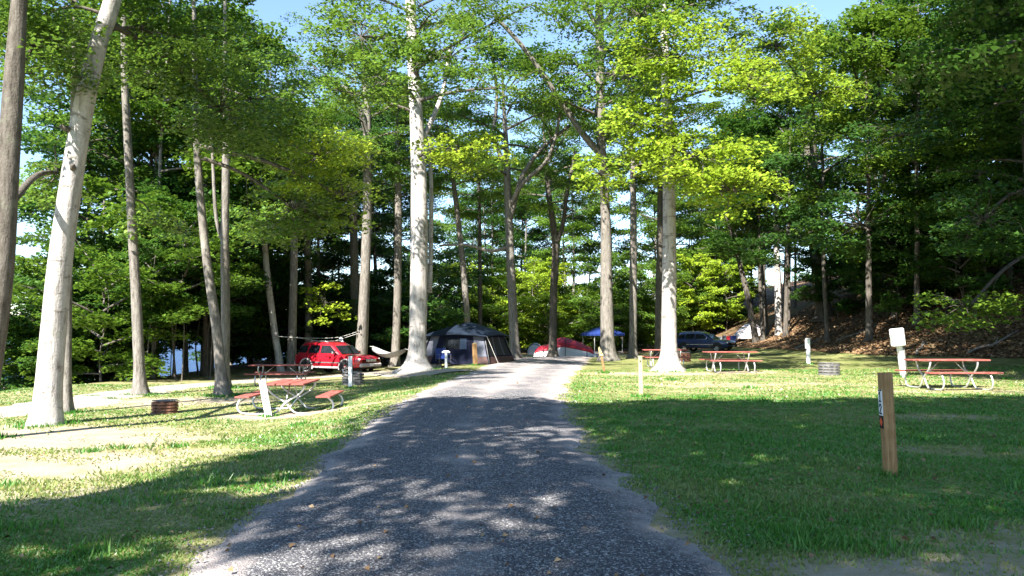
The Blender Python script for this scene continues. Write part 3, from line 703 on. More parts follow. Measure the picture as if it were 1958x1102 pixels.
shade_tree("tree behind the camera on the right shading the far lawn", (8.5, -7), 22, 0.33,
           [(8.6, 13.6, 3.4, 3.0, 60, 0.75), (7.0, 8.6, 2.8, 2.6, 48, 0.7), (11.5, 15.0, 2.4, 2.0, 22, 0.7), (6.5, 5.0, 2.4, 1.6, 24, 0.6)], 'leaf_mid', (11, 16), 8)

# ------------------------------------------------------------------ woods behind: one tree after another
WOOD = random.Random(21)
def wood_tree(x, y, h, var, sc, leaf, bark, name, label, group, z0, r):
    base = Vector((x, y, G(x, y))); root = thing(name, label, "tree", base, group=group)
    h = z0 + var[2] * sc * 0.97
    lx, ly = WOOD.gauss(0, .03), WOOD.gauss(0, .03)
    P = [Vector((x + lx * h * k / 4 + WOOD.gauss(0, .08) * (k > 0), y + ly * h * k / 4, base.z + h * k / 4, r * (1 - 0.8 * k / 4))) for k in range(5)]
    trunk_part(root, base, P, bark, int(x * 13 + y * 7) & 1023, 8, 0.4)
    crown_parts(root, base, var, base + Vector((lx * z0, ly * z0, z0)), sc, WOOD.uniform(0, 6.28), leaf)
def px_at(px, y): return (px - CX) / F * y
def zone(n, px0, px1, y0, y1, leafs, barks, label, group, z0, sc=(0.8, 1.15), name="forest_tree", vars=FAR, h=(17, 22), r=(0.10, 0.2), ok=None):
    k = 0; tries = 0; pts_ = []
    while k < n and tries < 4000:
        tries += 1; y = WOOD.uniform(y0, y1); x = px_at(WOOD.uniform(px0, px1), y)
        if ok and not ok(x, y): continue
        if G(x, y) < -2.3 or any((x - a) ** 2 + (y - b) ** 2 < 2.2 for a, b in pts_): continue
        pts_.append((x, y)); k += 1; s = WOOD.uniform(*sc); v = WOOD.choice(vars)
        wood_tree(x, y, max(WOOD.uniform(*h), 0) if vars is FAR else v[2] * s * 0.95, v, s, WOOD.choice(leafs), WOOD.choice(barks), name, label, group, WOOD.uniform(*z0), WOOD.uniform(*r))
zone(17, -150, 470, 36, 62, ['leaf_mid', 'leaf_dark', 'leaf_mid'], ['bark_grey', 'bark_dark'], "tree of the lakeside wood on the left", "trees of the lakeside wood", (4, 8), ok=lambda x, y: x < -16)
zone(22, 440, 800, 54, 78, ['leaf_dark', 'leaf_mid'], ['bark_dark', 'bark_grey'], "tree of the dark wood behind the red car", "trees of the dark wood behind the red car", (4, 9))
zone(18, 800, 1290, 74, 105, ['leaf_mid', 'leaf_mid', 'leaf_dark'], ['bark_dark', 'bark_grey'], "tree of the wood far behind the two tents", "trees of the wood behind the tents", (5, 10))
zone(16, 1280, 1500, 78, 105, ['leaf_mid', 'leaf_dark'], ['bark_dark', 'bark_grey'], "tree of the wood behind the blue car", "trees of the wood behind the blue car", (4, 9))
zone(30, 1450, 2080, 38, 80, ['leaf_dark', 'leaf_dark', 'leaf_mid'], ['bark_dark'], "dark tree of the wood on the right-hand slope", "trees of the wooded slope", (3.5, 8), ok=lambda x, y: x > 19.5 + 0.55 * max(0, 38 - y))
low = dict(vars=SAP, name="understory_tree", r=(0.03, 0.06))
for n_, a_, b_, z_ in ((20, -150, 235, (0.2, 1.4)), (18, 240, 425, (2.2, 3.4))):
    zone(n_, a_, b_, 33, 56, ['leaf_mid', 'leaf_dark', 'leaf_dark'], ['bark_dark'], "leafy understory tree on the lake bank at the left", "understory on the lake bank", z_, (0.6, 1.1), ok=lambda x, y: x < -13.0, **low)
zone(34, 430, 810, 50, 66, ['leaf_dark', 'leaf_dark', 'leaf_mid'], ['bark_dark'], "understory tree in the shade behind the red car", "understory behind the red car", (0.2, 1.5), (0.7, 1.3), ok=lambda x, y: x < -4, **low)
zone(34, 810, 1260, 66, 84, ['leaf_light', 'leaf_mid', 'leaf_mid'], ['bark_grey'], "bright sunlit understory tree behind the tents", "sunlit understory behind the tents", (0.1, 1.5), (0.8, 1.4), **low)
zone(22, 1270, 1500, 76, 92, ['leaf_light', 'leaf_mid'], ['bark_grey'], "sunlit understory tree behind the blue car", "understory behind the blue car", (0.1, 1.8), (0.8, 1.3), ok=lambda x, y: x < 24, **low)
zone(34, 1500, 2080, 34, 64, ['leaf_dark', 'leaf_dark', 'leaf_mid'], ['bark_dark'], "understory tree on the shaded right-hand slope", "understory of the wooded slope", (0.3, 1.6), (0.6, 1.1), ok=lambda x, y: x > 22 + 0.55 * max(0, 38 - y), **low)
# tall trees right of the frame whose crowns keep the slope in shade
for i, (x, y) in enumerate([(12.8, 15.5), (17, 13), (20, 19), (23.5, 26), (15, 5), (25, 31), (29, 37), (18.5, 8.5), (21, 23)]):
    wood_tree(x, y, 22, NEAR[i % 5], 1.25, 'leaf_dark', 'bark_grey', "shade_tree", "tall tree standing right of the picture", "trees outside the picture", 7.5, 0.28)

for x, y, k, sc, z in ((15.8, 21, 4, 1.2, 13.5), (18.8, 25.5, 1, 1.2, 15), (13.2, 17.5, 3, 1.2, 13), (22.6, 30, 0, 1.25, 15), (27, 34, 3, 1.2, 11)):
    wood_tree(x, y, 27, NEAR[k], sc, 'leaf_dark', 'bark_grey', "shade_tree", "very tall broad tree standing right of the picture", "trees outside the picture", z, 0.34)

# broken branch stubs on the pale leaning tree
r_, b_, P_, ax_ = TREES['t2']
for px_, py_, dx_ in ((137, 256, -0.16), (146, 158, -0.14), (150, 330, 0.10)):
    q_ = pt(px_, py_, b_.y); c_ = Vector(ax_(q_.z)[:3]); mb = MB()
    mb.tube([c_ - b_, c_ - b_ + Vector((dx_ * 1.2, -0.22, 0.06)), c_ - b_ + Vector((dx_ * 1.5, -0.28, 0.09))], [0.075, 0.06, 0.045], 8); mb.build("branch_stub", M['bark_dark'], r_, smooth=True)
# longer grass round the trunks and posts, fallen leaves and sticks
def tufts():
    r = np.random.default_rng(12); X = []; Yv = []
    for k, (root, b, P, ax) in TREES.items():
        if b.y > 40 or b.x > 15: continue
        n = 260; a = r.random(n) * 6.283; d = P[0][3] * r.uniform(1.25, 2.3, n) + r.exponential(0.10, n); X.append(b.x + np.cos(a) * d); Yv.append(b.y + np.sin(a) * d)
    for px_, py_ in ((1703, 909), (1226, 759), (514, 797), (670, 743), (853, 707), (909, 699), (1156, 714), (1729, 722), (1546, 697)):
        q = hit(px_, py_); n = 110; a = r.random(n) * 6.283; d = 0.05 + r.exponential(0.07, n); X.append(q.x + np.cos(a) * d); Yv.append(q.y + np.sin(a) * d)
    for _ in range(60):          # scattered clumps in the lawn
        y = 4.2 * math.exp(r.random() * math.log(26 / 4.2)); x = r.uniform(-0.72, 0.72) * y
        if abs(x - float(road_c(y))) < float(road_w(y)) + 0.1: continue
        n = 60; X.append(x + r.normal(0, 0.10, n)); Yv.append(y + r.normal(0, 0.09, n))
    x = np.concatenate(X); y = np.concatenate(Yv); n = len(x); z = gz(x, y) - 0.004
    hgt = 0.05 + 0.065 * r.random(n); wd = 0.003 + 0.0008 * y; a = r.random(n) * 6.283; ln = hgt * r.random(n) * 0.9; la = r.random(n) * 6.283
    V = np.empty((n, 3, 3)); V[:, 0] = np.stack([x - np.cos(a) * wd, y - np.sin(a) * wd, z], 1); V[:, 1] = np.stack([x + np.cos(a) * wd, y + np.sin(a) * wd, z], 1)
    V[:, 2] = np.stack([x + np.cos(la) * ln, y + np.sin(la) * ln, z + hgt], 1)
    return np_mesh("tall_grass", V.reshape(-1, 3), 3)
tag(place("tall_grass", tufts(), M['grass']), "longer uncut grass round the trunk bases and posts", "grass", kind="stuff")
def fallen(N, seed, hill):
    r = np.random.default_rng(seed)
    if hill:
        y = r.uniform(28, 66, N); x = 18.5 + 0.55 * np.maximum(0, 38 - y) + r.exponential(5.0, N) - 0.8; s = r.uniform(0.10, 0.22, N)
    else:
        y = 4.0 * np.exp(r.random(N) * math.log(34 / 4.0)); x = r.uniform(-0.72, 0.72, N) * y; s = r.uniform(0.03, 0.055, N) * (0.8 + 0.03 * y)
    c = np.stack([x, y, gz(x, y) + 0.035 + 0.03 * (np.abs(x - road_c(y)) < road_w(y))], 1)
    return np_mesh("fallen_leaves", leaf_verts(c, s, r, 0.35, 0.2), 4)
t = NT("dead_leaf"); g_ = t.node("NewGeometry"); t.col(t.ramp(g_.outputs["Random Per Island"], [(0.0, (0.06, 0.035, 0.02)), (0.4, (0.13, 0.075, 0.04)), (0.8, (0.24, 0.15, 0.08)), (1.0, (0.34, 0.25, 0.15))])); t.rough(0.85, 0.15); M['dead_leaf'] = t.m
tag(place("slope_leaf_litter", fallen(26000, 4, True), M['dead_leaf']), "brown fallen leaves covering the wooded slope", "leaf litter", kind="stuff")
tag(place("fallen_leaves", fallen(420, 9, False), M['dead_leaf']), "scattered dead leaves on the lawns and the road", "leaves", kind="stuff")
for k, (px_, py_, L_, a_, lb_) in enumerate(((1560, 655, 3.2, 0.3, "long fallen branch low on the slope above the utility post"), (1640, 640, 2.4, -0.5, "fallen branch partway up the slope behind the utility box"), (1760, 668, 2.0, 0.9, "short fallen branch at the foot of the slope above the rightmost table"), (1900, 660, 2.6, 0.1, "fallen branch on the slope near the right edge"))):
    q = hit(px_, py_); mb = MB(); P_ = []
    for j in range(5):
        u = j / 4 * L_ - L_ / 2; x_, y_ = q.x + math.cos(a_) * u, q.y + math.sin(a_) * u + 0.1 * math.sin(j * 2.0); P_.append(Vector((x_, y_, G(x_, y_) + 0.06 + 0.05 * (j % 2))) - q)
    mb.tube(P_, [0.07, 0.06, 0.05, 0.04, 0.02], 6); mb.tube([P_[2], P_[2] + Vector((0.3, 0.25, 0.25)), P_[2] + Vector((0.5, 0.5, 0.35))], [0.03, 0.022, 0.01], 5)
    tag(mb.build("fallen_branch", M['bark_grey'], None, q, True), lb_, "branch", "fallen branches on the slope")
# ------------------------------------------------------------------ object materials
M['red_wood'] = mat_grain("red_painted_wood", (0.13, 0.03, 0.026), (0.27, 0.065, 0.052), (0.40, 0.17, 0.14), 0, 40, 0.6, 0.35)
M['galv'] = mat_plain("galvanised_pipe", (0.62, 0.63, 0.64), 0.42, 0.5, metal=0.55, wear=0.2, scale=9, dirt=(0.3, 0.28, 0.25))
M['rust'] = mat_plain("rusted_steel", (0.23, 0.11, 0.075), 0.85, 0.2, metal=0.2, wear=0.55, scale=7, dirt=(0.38, 0.24, 0.18), bump=0.3)
M['steel_grey'] = mat_plain("weathered_grey_steel", (0.17, 0.165, 0.165), 0.7, 0.3, metal=0.3, wear=0.4, scale=7, bump=0.2)
M['white_paint'] = mat_plain("white_paint", (0.74, 0.75, 0.76), 0.5, 0.4, wear=0.14, scale=4)
M['post_wood'] = mat_grain("treated_post_wood", (0.12, 0.06, 0.026), (0.27, 0.15, 0.065), (0.40, 0.26, 0.13), 2, 55, 0.75, 0.2)
M['pale_wood'] = mat_grain("pale_yellow_wood", (0.30, 0.25, 0.12), (0.48, 0.42, 0.21), (0.60, 0.55, 0.32), 2, 50, 0.75, 0.2)
M['black'] = mat_plain("black_plastic", (0.018, 0.018, 0.02), 0.6, 0.4, wear=0.3)
M['black_paint'] = mat_plain("black_lettering", (0.02, 0.02, 0.02), 0.7, 0.2, wear=0.2, dirt=None)
M['orange'] = mat_plain("orange_red_reflector", (0.72, 0.10, 0.035), 0.45, 0.4, wear=0.1, dirt=None)
M['car_red'] = mat_plain("red_car_paint", (0.36, 0.008, 0.02), 0.3, 0.5, wear=0.06, coat=1.0, dirt=(0.25, 0.1, 0.08))
M['car_blue'] = mat_plain("dark_blue_car_paint", (0.018, 0.032, 0.11), 0.3, 0.5, wear=0.06, coat=1.0)
t = NT("dark_glass"); t.col(t.ramp(t.noise(t.coord("Object"), 3, 2), [(0.3, (0.008, 0.01, 0.013)), (0.7, (0.02, 0.024, 0.03))])); t.rough(0.05, 0.6); M['glass'] = t.m
M['tyre'] = mat_plain("tyre_rubber", (0.022, 0.021, 0.02), 0.85, 0.2, wear=0.3, dirt=(0.12, 0.10, 0.08))
M['alloy'] = mat_plain("alloy_rim", (0.55, 0.54, 0.53), 0.35, 0.5, metal=0.7, wear=0.15)
M['chrome'] = mat_plain("silver_trim", (0.60, 0.60, 0.61), 0.25, 0.5, metal=0.8, wear=0.08, dirt=None)
M['cladding'] = mat_plain("grey_cladding", (0.42, 0.38, 0.38), 0.6, 0.3, wear=0.15)
M['lamp'] = mat_plain("lamp_lens", (0.75, 0.74, 0.72), 0.12, 0.6, wear=0.05, dirt=None, coat=1.0)
M['tail'] = mat_plain("tail_lens", (0.35, 0.01, 0.01), 0.15, 0.6, wear=0.05, dirt=None, coat=1.0)
M['navy'] = mat_plain("navy_tent_fabric", (0.010, 0.012, 0.028), 0.8, 0.1, wear=0.25, scale=3, dirt=None, bump=0.1)
M['fly_navy'] = mat_plain("dark_slate_rainfly", (0.010, 0.017, 0.032), 0.62, 0.22, wear=0.25, scale=3, dirt=None, bump=0.1)
M['tent_grey'] = mat_plain("grey_tent_fabric", (0.11, 0.115, 0.145), 0.8, 0.15, wear=0.15, scale=3, dirt=None)
M['tent_brown'] = mat_plain("brown_tent_fabric", (0.07, 0.036, 0.032), 0.7, 0.3, wear=0.2, scale=3, dirt=None)
M['tent_red'] = mat_plain("red_tent_fly", (0.42, 0.018, 0.035), 0.5, 0.4, wear=0.12, scale=3, dirt=None)
M['tent_white'] = mat_plain("white_tent_fabric", (0.66, 0.67, 0.71), 0.6, 0.3, wear=0.08, scale=3, dirt=None)
M['tent_blush'] = mat_plain("off_white_tent_fabric", (0.62, 0.57, 0.57), 0.6, 0.3, wear=0.1, scale=3, dirt=None)
M['blue_fabric'] = mat_plain("blue_fabric", (0.02, 0.045, 0.20), 0.6, 0.3, wear=0.2, scale=4, dirt=None)
M['rope'] = mat_plain("pale_rope", (0.55, 0.54, 0.50), 0.8, 0.2, wear=0.2)
M['hammock'] = mat_plain("grey_hammock_cloth", (0.30, 0.30, 0.30), 0.8, 0.2, wear=0.3, dirt=None)
RZ = lambda a: Matrix.Rotation(a, 3, 'Z')
def frame(d):
    x = (Vector((1, 0, 0)) - d * d.x).normalized(); y = d.cross(x); return Matrix((x, y, d)).transposed()

# ------------------------------------------------------------------ picnic tables
def picnic_table():
    root = thing("picnic_table", "x", "picnic table", (0, 0, 0), group="picnic tables on the campsites")
    rr = random.Random(3)
    plank = MB(); plank.cbox((0, 0, 0), (1.86, 0.222, 0.042), 0.008)
    for k in range(3):
        y = (k - 1) * 0.25
        o = plank.build("plank", M['red_wood'], root, (rr.gauss(0, .006), y, 0.745 + rr.gauss(0, .002))) if k == 0 else None
        if o is None:
            o = root.children[0].copy(); COL.objects.link(o); o.location = (rr.gauss(0, .008), y, 0.745 + rr.gauss(0, .002))
    for s in (-1, 1):
        b = MB(); b.cbox((0, 0, 0), (1.86, 0.255, 0.042), 0.008); b.build("bench_plank", M['red_wood'], root, (0, s * 0.70, 0.445))
    for e in (-1, 1):
        x = e * 0.62
        for s in (-1, 1):
            P = [(x + e * .01 * s, s * 0.31, 0.722), (x + .012 * s, s * 0.315, 0.63), (x + .012 * s, s * 0.24, 0.50), (x + .012 * s, s * 0.10, 0.38), (x + .012 * s, -s * 0.02, 0.26), (x + .012 * s, -s * 0.10, 0.12), (x + .012 * s, -s * 0.20, 0.035),
                 (x + .012 * s, -s * 0.36, 0.024), (x + .012 * s, -s * 0.62, 0.024), (x + .012 * s, -s * 0.78, 0.06), (x + .012 * s, -s * 0.84, 0.18), (x + .012 * s, -s * 0.82, 0.31), (x + .012 * s, -s * 0.74, 0.41), (x + .012 * s, -s * 0.64, 0.424)]
            mb = MB(); mb.tube(catmull([Vector(p) for p in P], 3), 0.0215, 8); mb.build("leg", M['galv'], root, smooth=True)
        mb = MB(); mb.tube([(x, 0, 0.30), (x * 0.35, 0, 0.70)], 0.012, 6); mb.build("brace", M['galv'], root, smooth=True)
        mb = MB(); mb.box((x, 0, 0.7145), (0.045, 0.62, 0.012)); mb.build("cross_bar", M['galv'], root)
    return root
def put_table(o, px, py, label, rz=0.0, sc=(1, 1, 1)):
    p = hit(px, py); o.location = (p.x, p.y, p.z); o.rotation_euler = (0, 0, rz); o.scale = sc; o["label"] = label; return o
tb = picnic_table()
spots = [(558, 788, "picnic table seen end-on behind the leaning white post on a sandy pad", math.radians(93), (1.0, 1.28, 0.94)),
         (537, 737, "picnic table behind the nearer left one, in front of the two slim trunks", math.radians(4), (1.2, 1.0, 1.0)),
         (1272, 703, "picnic table half hidden behind the pale trunk right of the road", math.radians(-3), (1, 1, 1)),
         (1396, 712, "shaded picnic table right of the pale trunk, in front of the blue car", math.radians(2), (1, 1, 1)),
         (1812, 744, "rightmost picnic table beside the white utility box", math.radians(2), (1, 1, 1))]
for i, (px, py, lb, rz, sc) in enumerate(spots): put_table(tb if i == 0 else copy_tree(tb), px, py, lb, rz, sc)

# ------------------------------------------------------------------ fire rings
def fire_ring(px, py, wpx, hpx, m, label):
    p = hit(px, py); R = wpx / 2 / F * p.y; H = hpx / F * p.y; p = p + Vector((0, R * 0.9, 0)); p.z = G(p.x, p.y)
    root = thing("fire_ring", label, "fire ring", p, group="steel fire rings on the campsites")
    nb = 4; hh = H / nb
    for k in range(nb):
        mb = MB(); z0 = k * hh - (0.05 if k == 0 else 0); z1 = (k + 1) * hh - hh * 0.36
        mb.lathe([(R - 0.03, z0), (R, z0), (R, z1), (R - 0.03, z1), (R - 0.03, z0)], 26); mb.build("hoop", M[m], root)
    bar = MB(); bar.box((0, 0, H / 2 - 0.02), (0.014, R * 0.30, H * 0.96)); first = None
    for k in range(10):
        a = k * 2 * math.pi / 10 + 0.2; o = bar.build("bar", M[m], root) if first is None else first.copy()
        if first is None: first = o
        else: COL.objects.link(o)
        o.location = (math.cos(a) * (R - 0.045), math.sin(a) * (R - 0.045), 0); o.rotation_euler = (0, 0, a)
    mb = MB()
    for k in range(9):
        y = (k - 4) / 5 * R; l = math.sqrt(max(0.01, R * R - y * y)) * 0.95; mb.tube([(-l, y, H + 0.012), (l, y, H + 0.012)], 0.008, 5)
    mb.tube([(0, -R * .95, H + 0.0), (0, R * .95, H + 0.0)], 0.01, 5); mb.build("grate", M['steel_grey'], root)
    mb = MB(); mb.lathe([(R * 0.93, 0.015), (R * 0.5, 0.05), (0.01, 0.07)], 18); mb.build("ash_bed", M['steel_grey'], root, smooth=True)
fire_ring(305, 793, 48, 24, 'rust', "rusty fire ring beside the grey trunk on the left")
fire_ring(671, 737, 42, 23, 'steel_grey', "pale fire ring behind the plain white post left of the road")
fire_ring(1309, 692, 30, 17, 'rust', "rusty fire ring just right of the pale trunk beyond the road")
fire_ring(1593, 718, 40, 22, 'steel_grey', "dark grey fire ring on the shaded lawn at the right")

# ------------------------------------------------------------------ posts
def leaning_post(name, label, cat, foot, top, w, m, group=None, rz=0.0, cap=0.01, depth=None):
    """square post from a foot pixel to a top pixel"""
    p = hit(*foot); q = pt(top[0], top[1], p.y); h = (q - p).length; d = (q - p).normalized()
    root = thing(name, label, cat, p, group=group)
    rot = frame(d) @ RZ(rz)
    mb = MB(); mb.cbox(d * (h / 2 - 0.1), (w, depth or w, h + 0.2), cap, rot); mb.build("post", m, root)
    return root, h, rot, d, p
r_, h, rot, d, p = leaning_post("leaning_post", "white wooden post leaning in front of the nearer left picnic table", "post", (514, 797), (501, 727), 0.15, M['white_paint'], rz=0.3)
for k, zz in enumerate((0.30, 0.42)):
    mb = MB(); mb.tube([rot @ Vector((0.0, -0.07, zz)), rot @ Vector((0.0, -0.09, zz))], 0.016, 8); mb.build("bolt", M['steel_grey'], r_)
r_, h, rot, d, p = leaning_post("site_post", "plain white post in front of the pale fire ring", "post", (670, 743), (670, 683), 0.125, M['white_paint'])
mb = MB(); mb.box(rot @ Vector((0, 0, h + 0.015)), (0.145, 0.145, 0.03), rot, 0.85); mb.build("cap", M['white_paint'], r_)
r_, h, rot, d, p = leaning_post("water_spigot", "white T-shaped post in front of the dark tent", "spigot", (853, 707), (853, 674), 0.105, M['white_paint'])
mb = MB(); mb.tube([rot @ Vector((-0.17, 0, h - 0.02)), rot @ Vector((-0.08, 0, h + 0.03)), rot @ Vector((0.08, 0, h + 0.03)), rot @ Vector((0.17, 0, h - 0.02))], 0.045, 8); mb.build("cross_arm", M['white_paint'], r_, smooth=True)
mb = MB(); mb.tube([rot @ Vector((0, -0.05, h - 0.2)), rot @ Vector((0, -0.13, h - 0.2)), rot @ Vector((0, -0.15, h - 0.26))], 0.018, 6); mb.build("spout", M['steel_grey'], r_)
r_, h, rot, d, p = leaning_post("site_post", "brown wooden post in front of the right side of the dark tent", "post", (909, 699), (907, 657), 0.17, M['post_wood'], rz=0.5)
mb = MB(); mb.box(rot @ Vector((0, 0, h + 0.005)), (0.12, 0.12, 0.05), rot, 0.6); mb.build("worn_top", M['pale_wood'], r_)
r_, h, rot, d, p = leaning_post("wooden_stake", "broken leaning wooden stake at the roadside before the thick oak", "stake", (1156, 714), (1149, 674), 0.07, M['post_wood'], rz=0.3)
mb = MB(); mb.add([rot @ Vector(v) for v in ((-.07, -.05, h - .12), (.06, -.05, h - .12), (.06, .05, h - .12), (-.07, .05, h - .12), (-.09, -.03, h + .15), (-.02, .02, h + .22), (.02, 0, h + .06))], [(0, 1, 2, 3), (0, 4, 6, 1), (1, 6, 5, 2), (2, 5, 3), (3, 5, 4, 0), (4, 5, 6)]); mb.build("split_top", M['pale_wood'], r_)
r_, h, rot, d, p = leaning_post("site_post", "thin pale yellow post standing on the lawn right of the road", "post", (1226, 759), (1224, 681), 0.082, M['pale_wood'], rz=0.2)
mb = MB(); mb.box(rot @ Vector((-0.02, -0.044, h - 0.12)), (0.03, 0.006, 0.05), rot); mb.build("tag", M['black'], r_)

# utility posts
p = hit(1546, 697); root = thing("utility_post", "slim white utility post at the foot of the slope", "utility post", p)
hh = 48 / F * p.y; w = 8 / F * p.y
mb = MB(); mb.cbox((0, 0, hh / 2 - 0.05), (w * 0.8, w * 0.8, hh + 0.1), 0.02); mb.build("post", M['white_paint'], root)
mb = MB(); mb.cbox((-w * 0.42, -0.01, hh * 0.80), (w * 0.42, w * 0.86, hh * 0.38), 0.02); mb.build("outlet_box", M['white_paint'], root)
mb = MB(); mb.box((0, 0, hh + 0.02), (w * 0.95, w * 0.95, 0.05), None, 0.7); mb.build("cap", M['white_paint'], root)
p = hit(1729, 722); q = pt(1717, 630, p.y); d = (q - p).normalized(); h = (q - p).length; rot = frame(d)
root = thing("utility_post", "white utility box on a leaning post beside the rightmost picnic table", "utility post", p)
mb = MB(); mb.cbox(rot @ Vector((0, 0, h / 2 - 0.1)), (0.17, 0.17, h + 0.1), 0.012, rot); mb.build("post", M['white_paint'], root)
mb = MB(); mb.cbox(rot @ Vector((-0.13, -0.16, h - 0.24)), (0.40, 0.20, 0.56), 0.03, rot); bx = mb.build("electrical_box", M['white_paint'], root)
mb = MB(); mb.box(rot @ Vector((-0.13, -0.264, h - 0.30)), (0.30, 0.008, 0.34), rot); mb.build("lid", M['white_paint'], bx)
mb = MB(); mb.tube([rot @ Vector((0.05, -0.1, h - 0.5)), rot @ Vector((0.05, -0.1, 0.05))], 0.025, 8); mb.build("conduit", M['steel_grey'], root, smooth=True)

# numbered marker post in the foreground
p = hit(1703, 909); q = pt(1692, 713, p.y); d = (q - p).normalized(); h = (q - p).length
rot = frame(d) @ RZ(math.radians(-5)); a = 0.056
root = thing("marker_post", "brown wooden number post on the shaded lawn in the right foreground", "marker post", p)
NS = 9
mb = MB()
vs = []; fs = []
for k in range(NS + 1):
    z = -0.15 + (h + 0.15) * k / NS; b = 0.009; kk = 1 + 0.012 * math.sin(k * 1.7)
    for sx, sy in ((-1, -1), (1, -1), (1, 1), (-1, 1)):
        e1, e2 = ((sx * a * kk, sy * (a - b) * kk), (sx * (a - b) * kk, sy * a * kk))
        if sx * sy > 0: e1, e2 = e1, e2
        else: e1, e2 = e2, e1
        vs += [rot @ Vector((e1[0], e1[1], z)), rot @ Vector((e2[0], e2[1], z))]
for k in range(NS):
    for j in range(8): fs.append((k * 8 + j, k * 8 + (j + 1) % 8, (k + 1) * 8 + (j + 1) % 8, (k + 1) * 8 + j))
fs.append(tuple(NS * 8 + j for j in range(8))); mb.add(vs, fs); mb.build("post", M['post_wood'], root)
pl = MB(); pl.box(rot @ Vector((-a - 0.003, 0, h - 0.30)), (0.006, 0.088, 0.26), rot); plate = pl.build("number_plate", M['white_paint'], root)
def stroke(mb, y0, z0, y1, z1, w=0.016):
    A, B = Vector((0, y0, z0)), Vector((0, y1, z1)); L = (B - A).length; an = math.atan2(z1 - z0, y1 - y0)
    mb.box(rot @ Vector((-a - 0.0075, (y0 + y1) / 2, (z0 + z1) / 2)), (0.003, L + w * 0.8, w), rot @ Matrix.Rotation(an, 3, 'X'))
ld = MB(); c = h - 0.24     # seen from -x, left in the picture is +y
stroke(ld, 0, c - 0.045, 0, c + 0.045); stroke(ld, 0.002, c + 0.043, 0.022, c + 0.028); stroke(ld, -0.02, c - 0.047, 0.02, c - 0.047); ld.build("digit", M['black_paint'], plate)
ld = MB(); c = h - 0.365
for u in ((0.022, 0.025, 0.012, 0.043), (0.012, 0.045, -0.012, 0.045), (-0.014, 0.043, -0.022, 0.022), (-0.022, 0.02, 0.02, -0.04), (0.024, -0.046, -0.024, -0.046)): stroke(ld, u[0], c + u[1], u[2], c + u[3])
ld.build("digit", M['black_paint'], plate)
ld = MB(); ld.box(rot @ Vector((-a - 0.0066, 0, h - 0.176)), (0.002, 0.088, 0.012), rot); ld.build("border", M['black_paint'], plate)
bl = MB(); bl.box(rot @ Vector((-a - 0.003, 0, h - 0.495)), (0.006, 0.088, 0.128), rot); badge = bl.build("badge", M['black_paint'], root)
rd = MB(); c = h - 0.495; rd.add([rot @ Vector((-a - x, y * 0.034, c + z * 0.048)) for x in (0.0062, 0.009) for y, z in ((0, 1), (1, 0), (0, -1), (-1, 0))], [(0, 1, 2, 3), (7, 6, 5, 4), (0, 4, 5, 1), (1, 5, 6, 2), (2, 6, 7, 3), (3, 7, 4, 0)]); rd.build("diamond", M['orange'], badge)

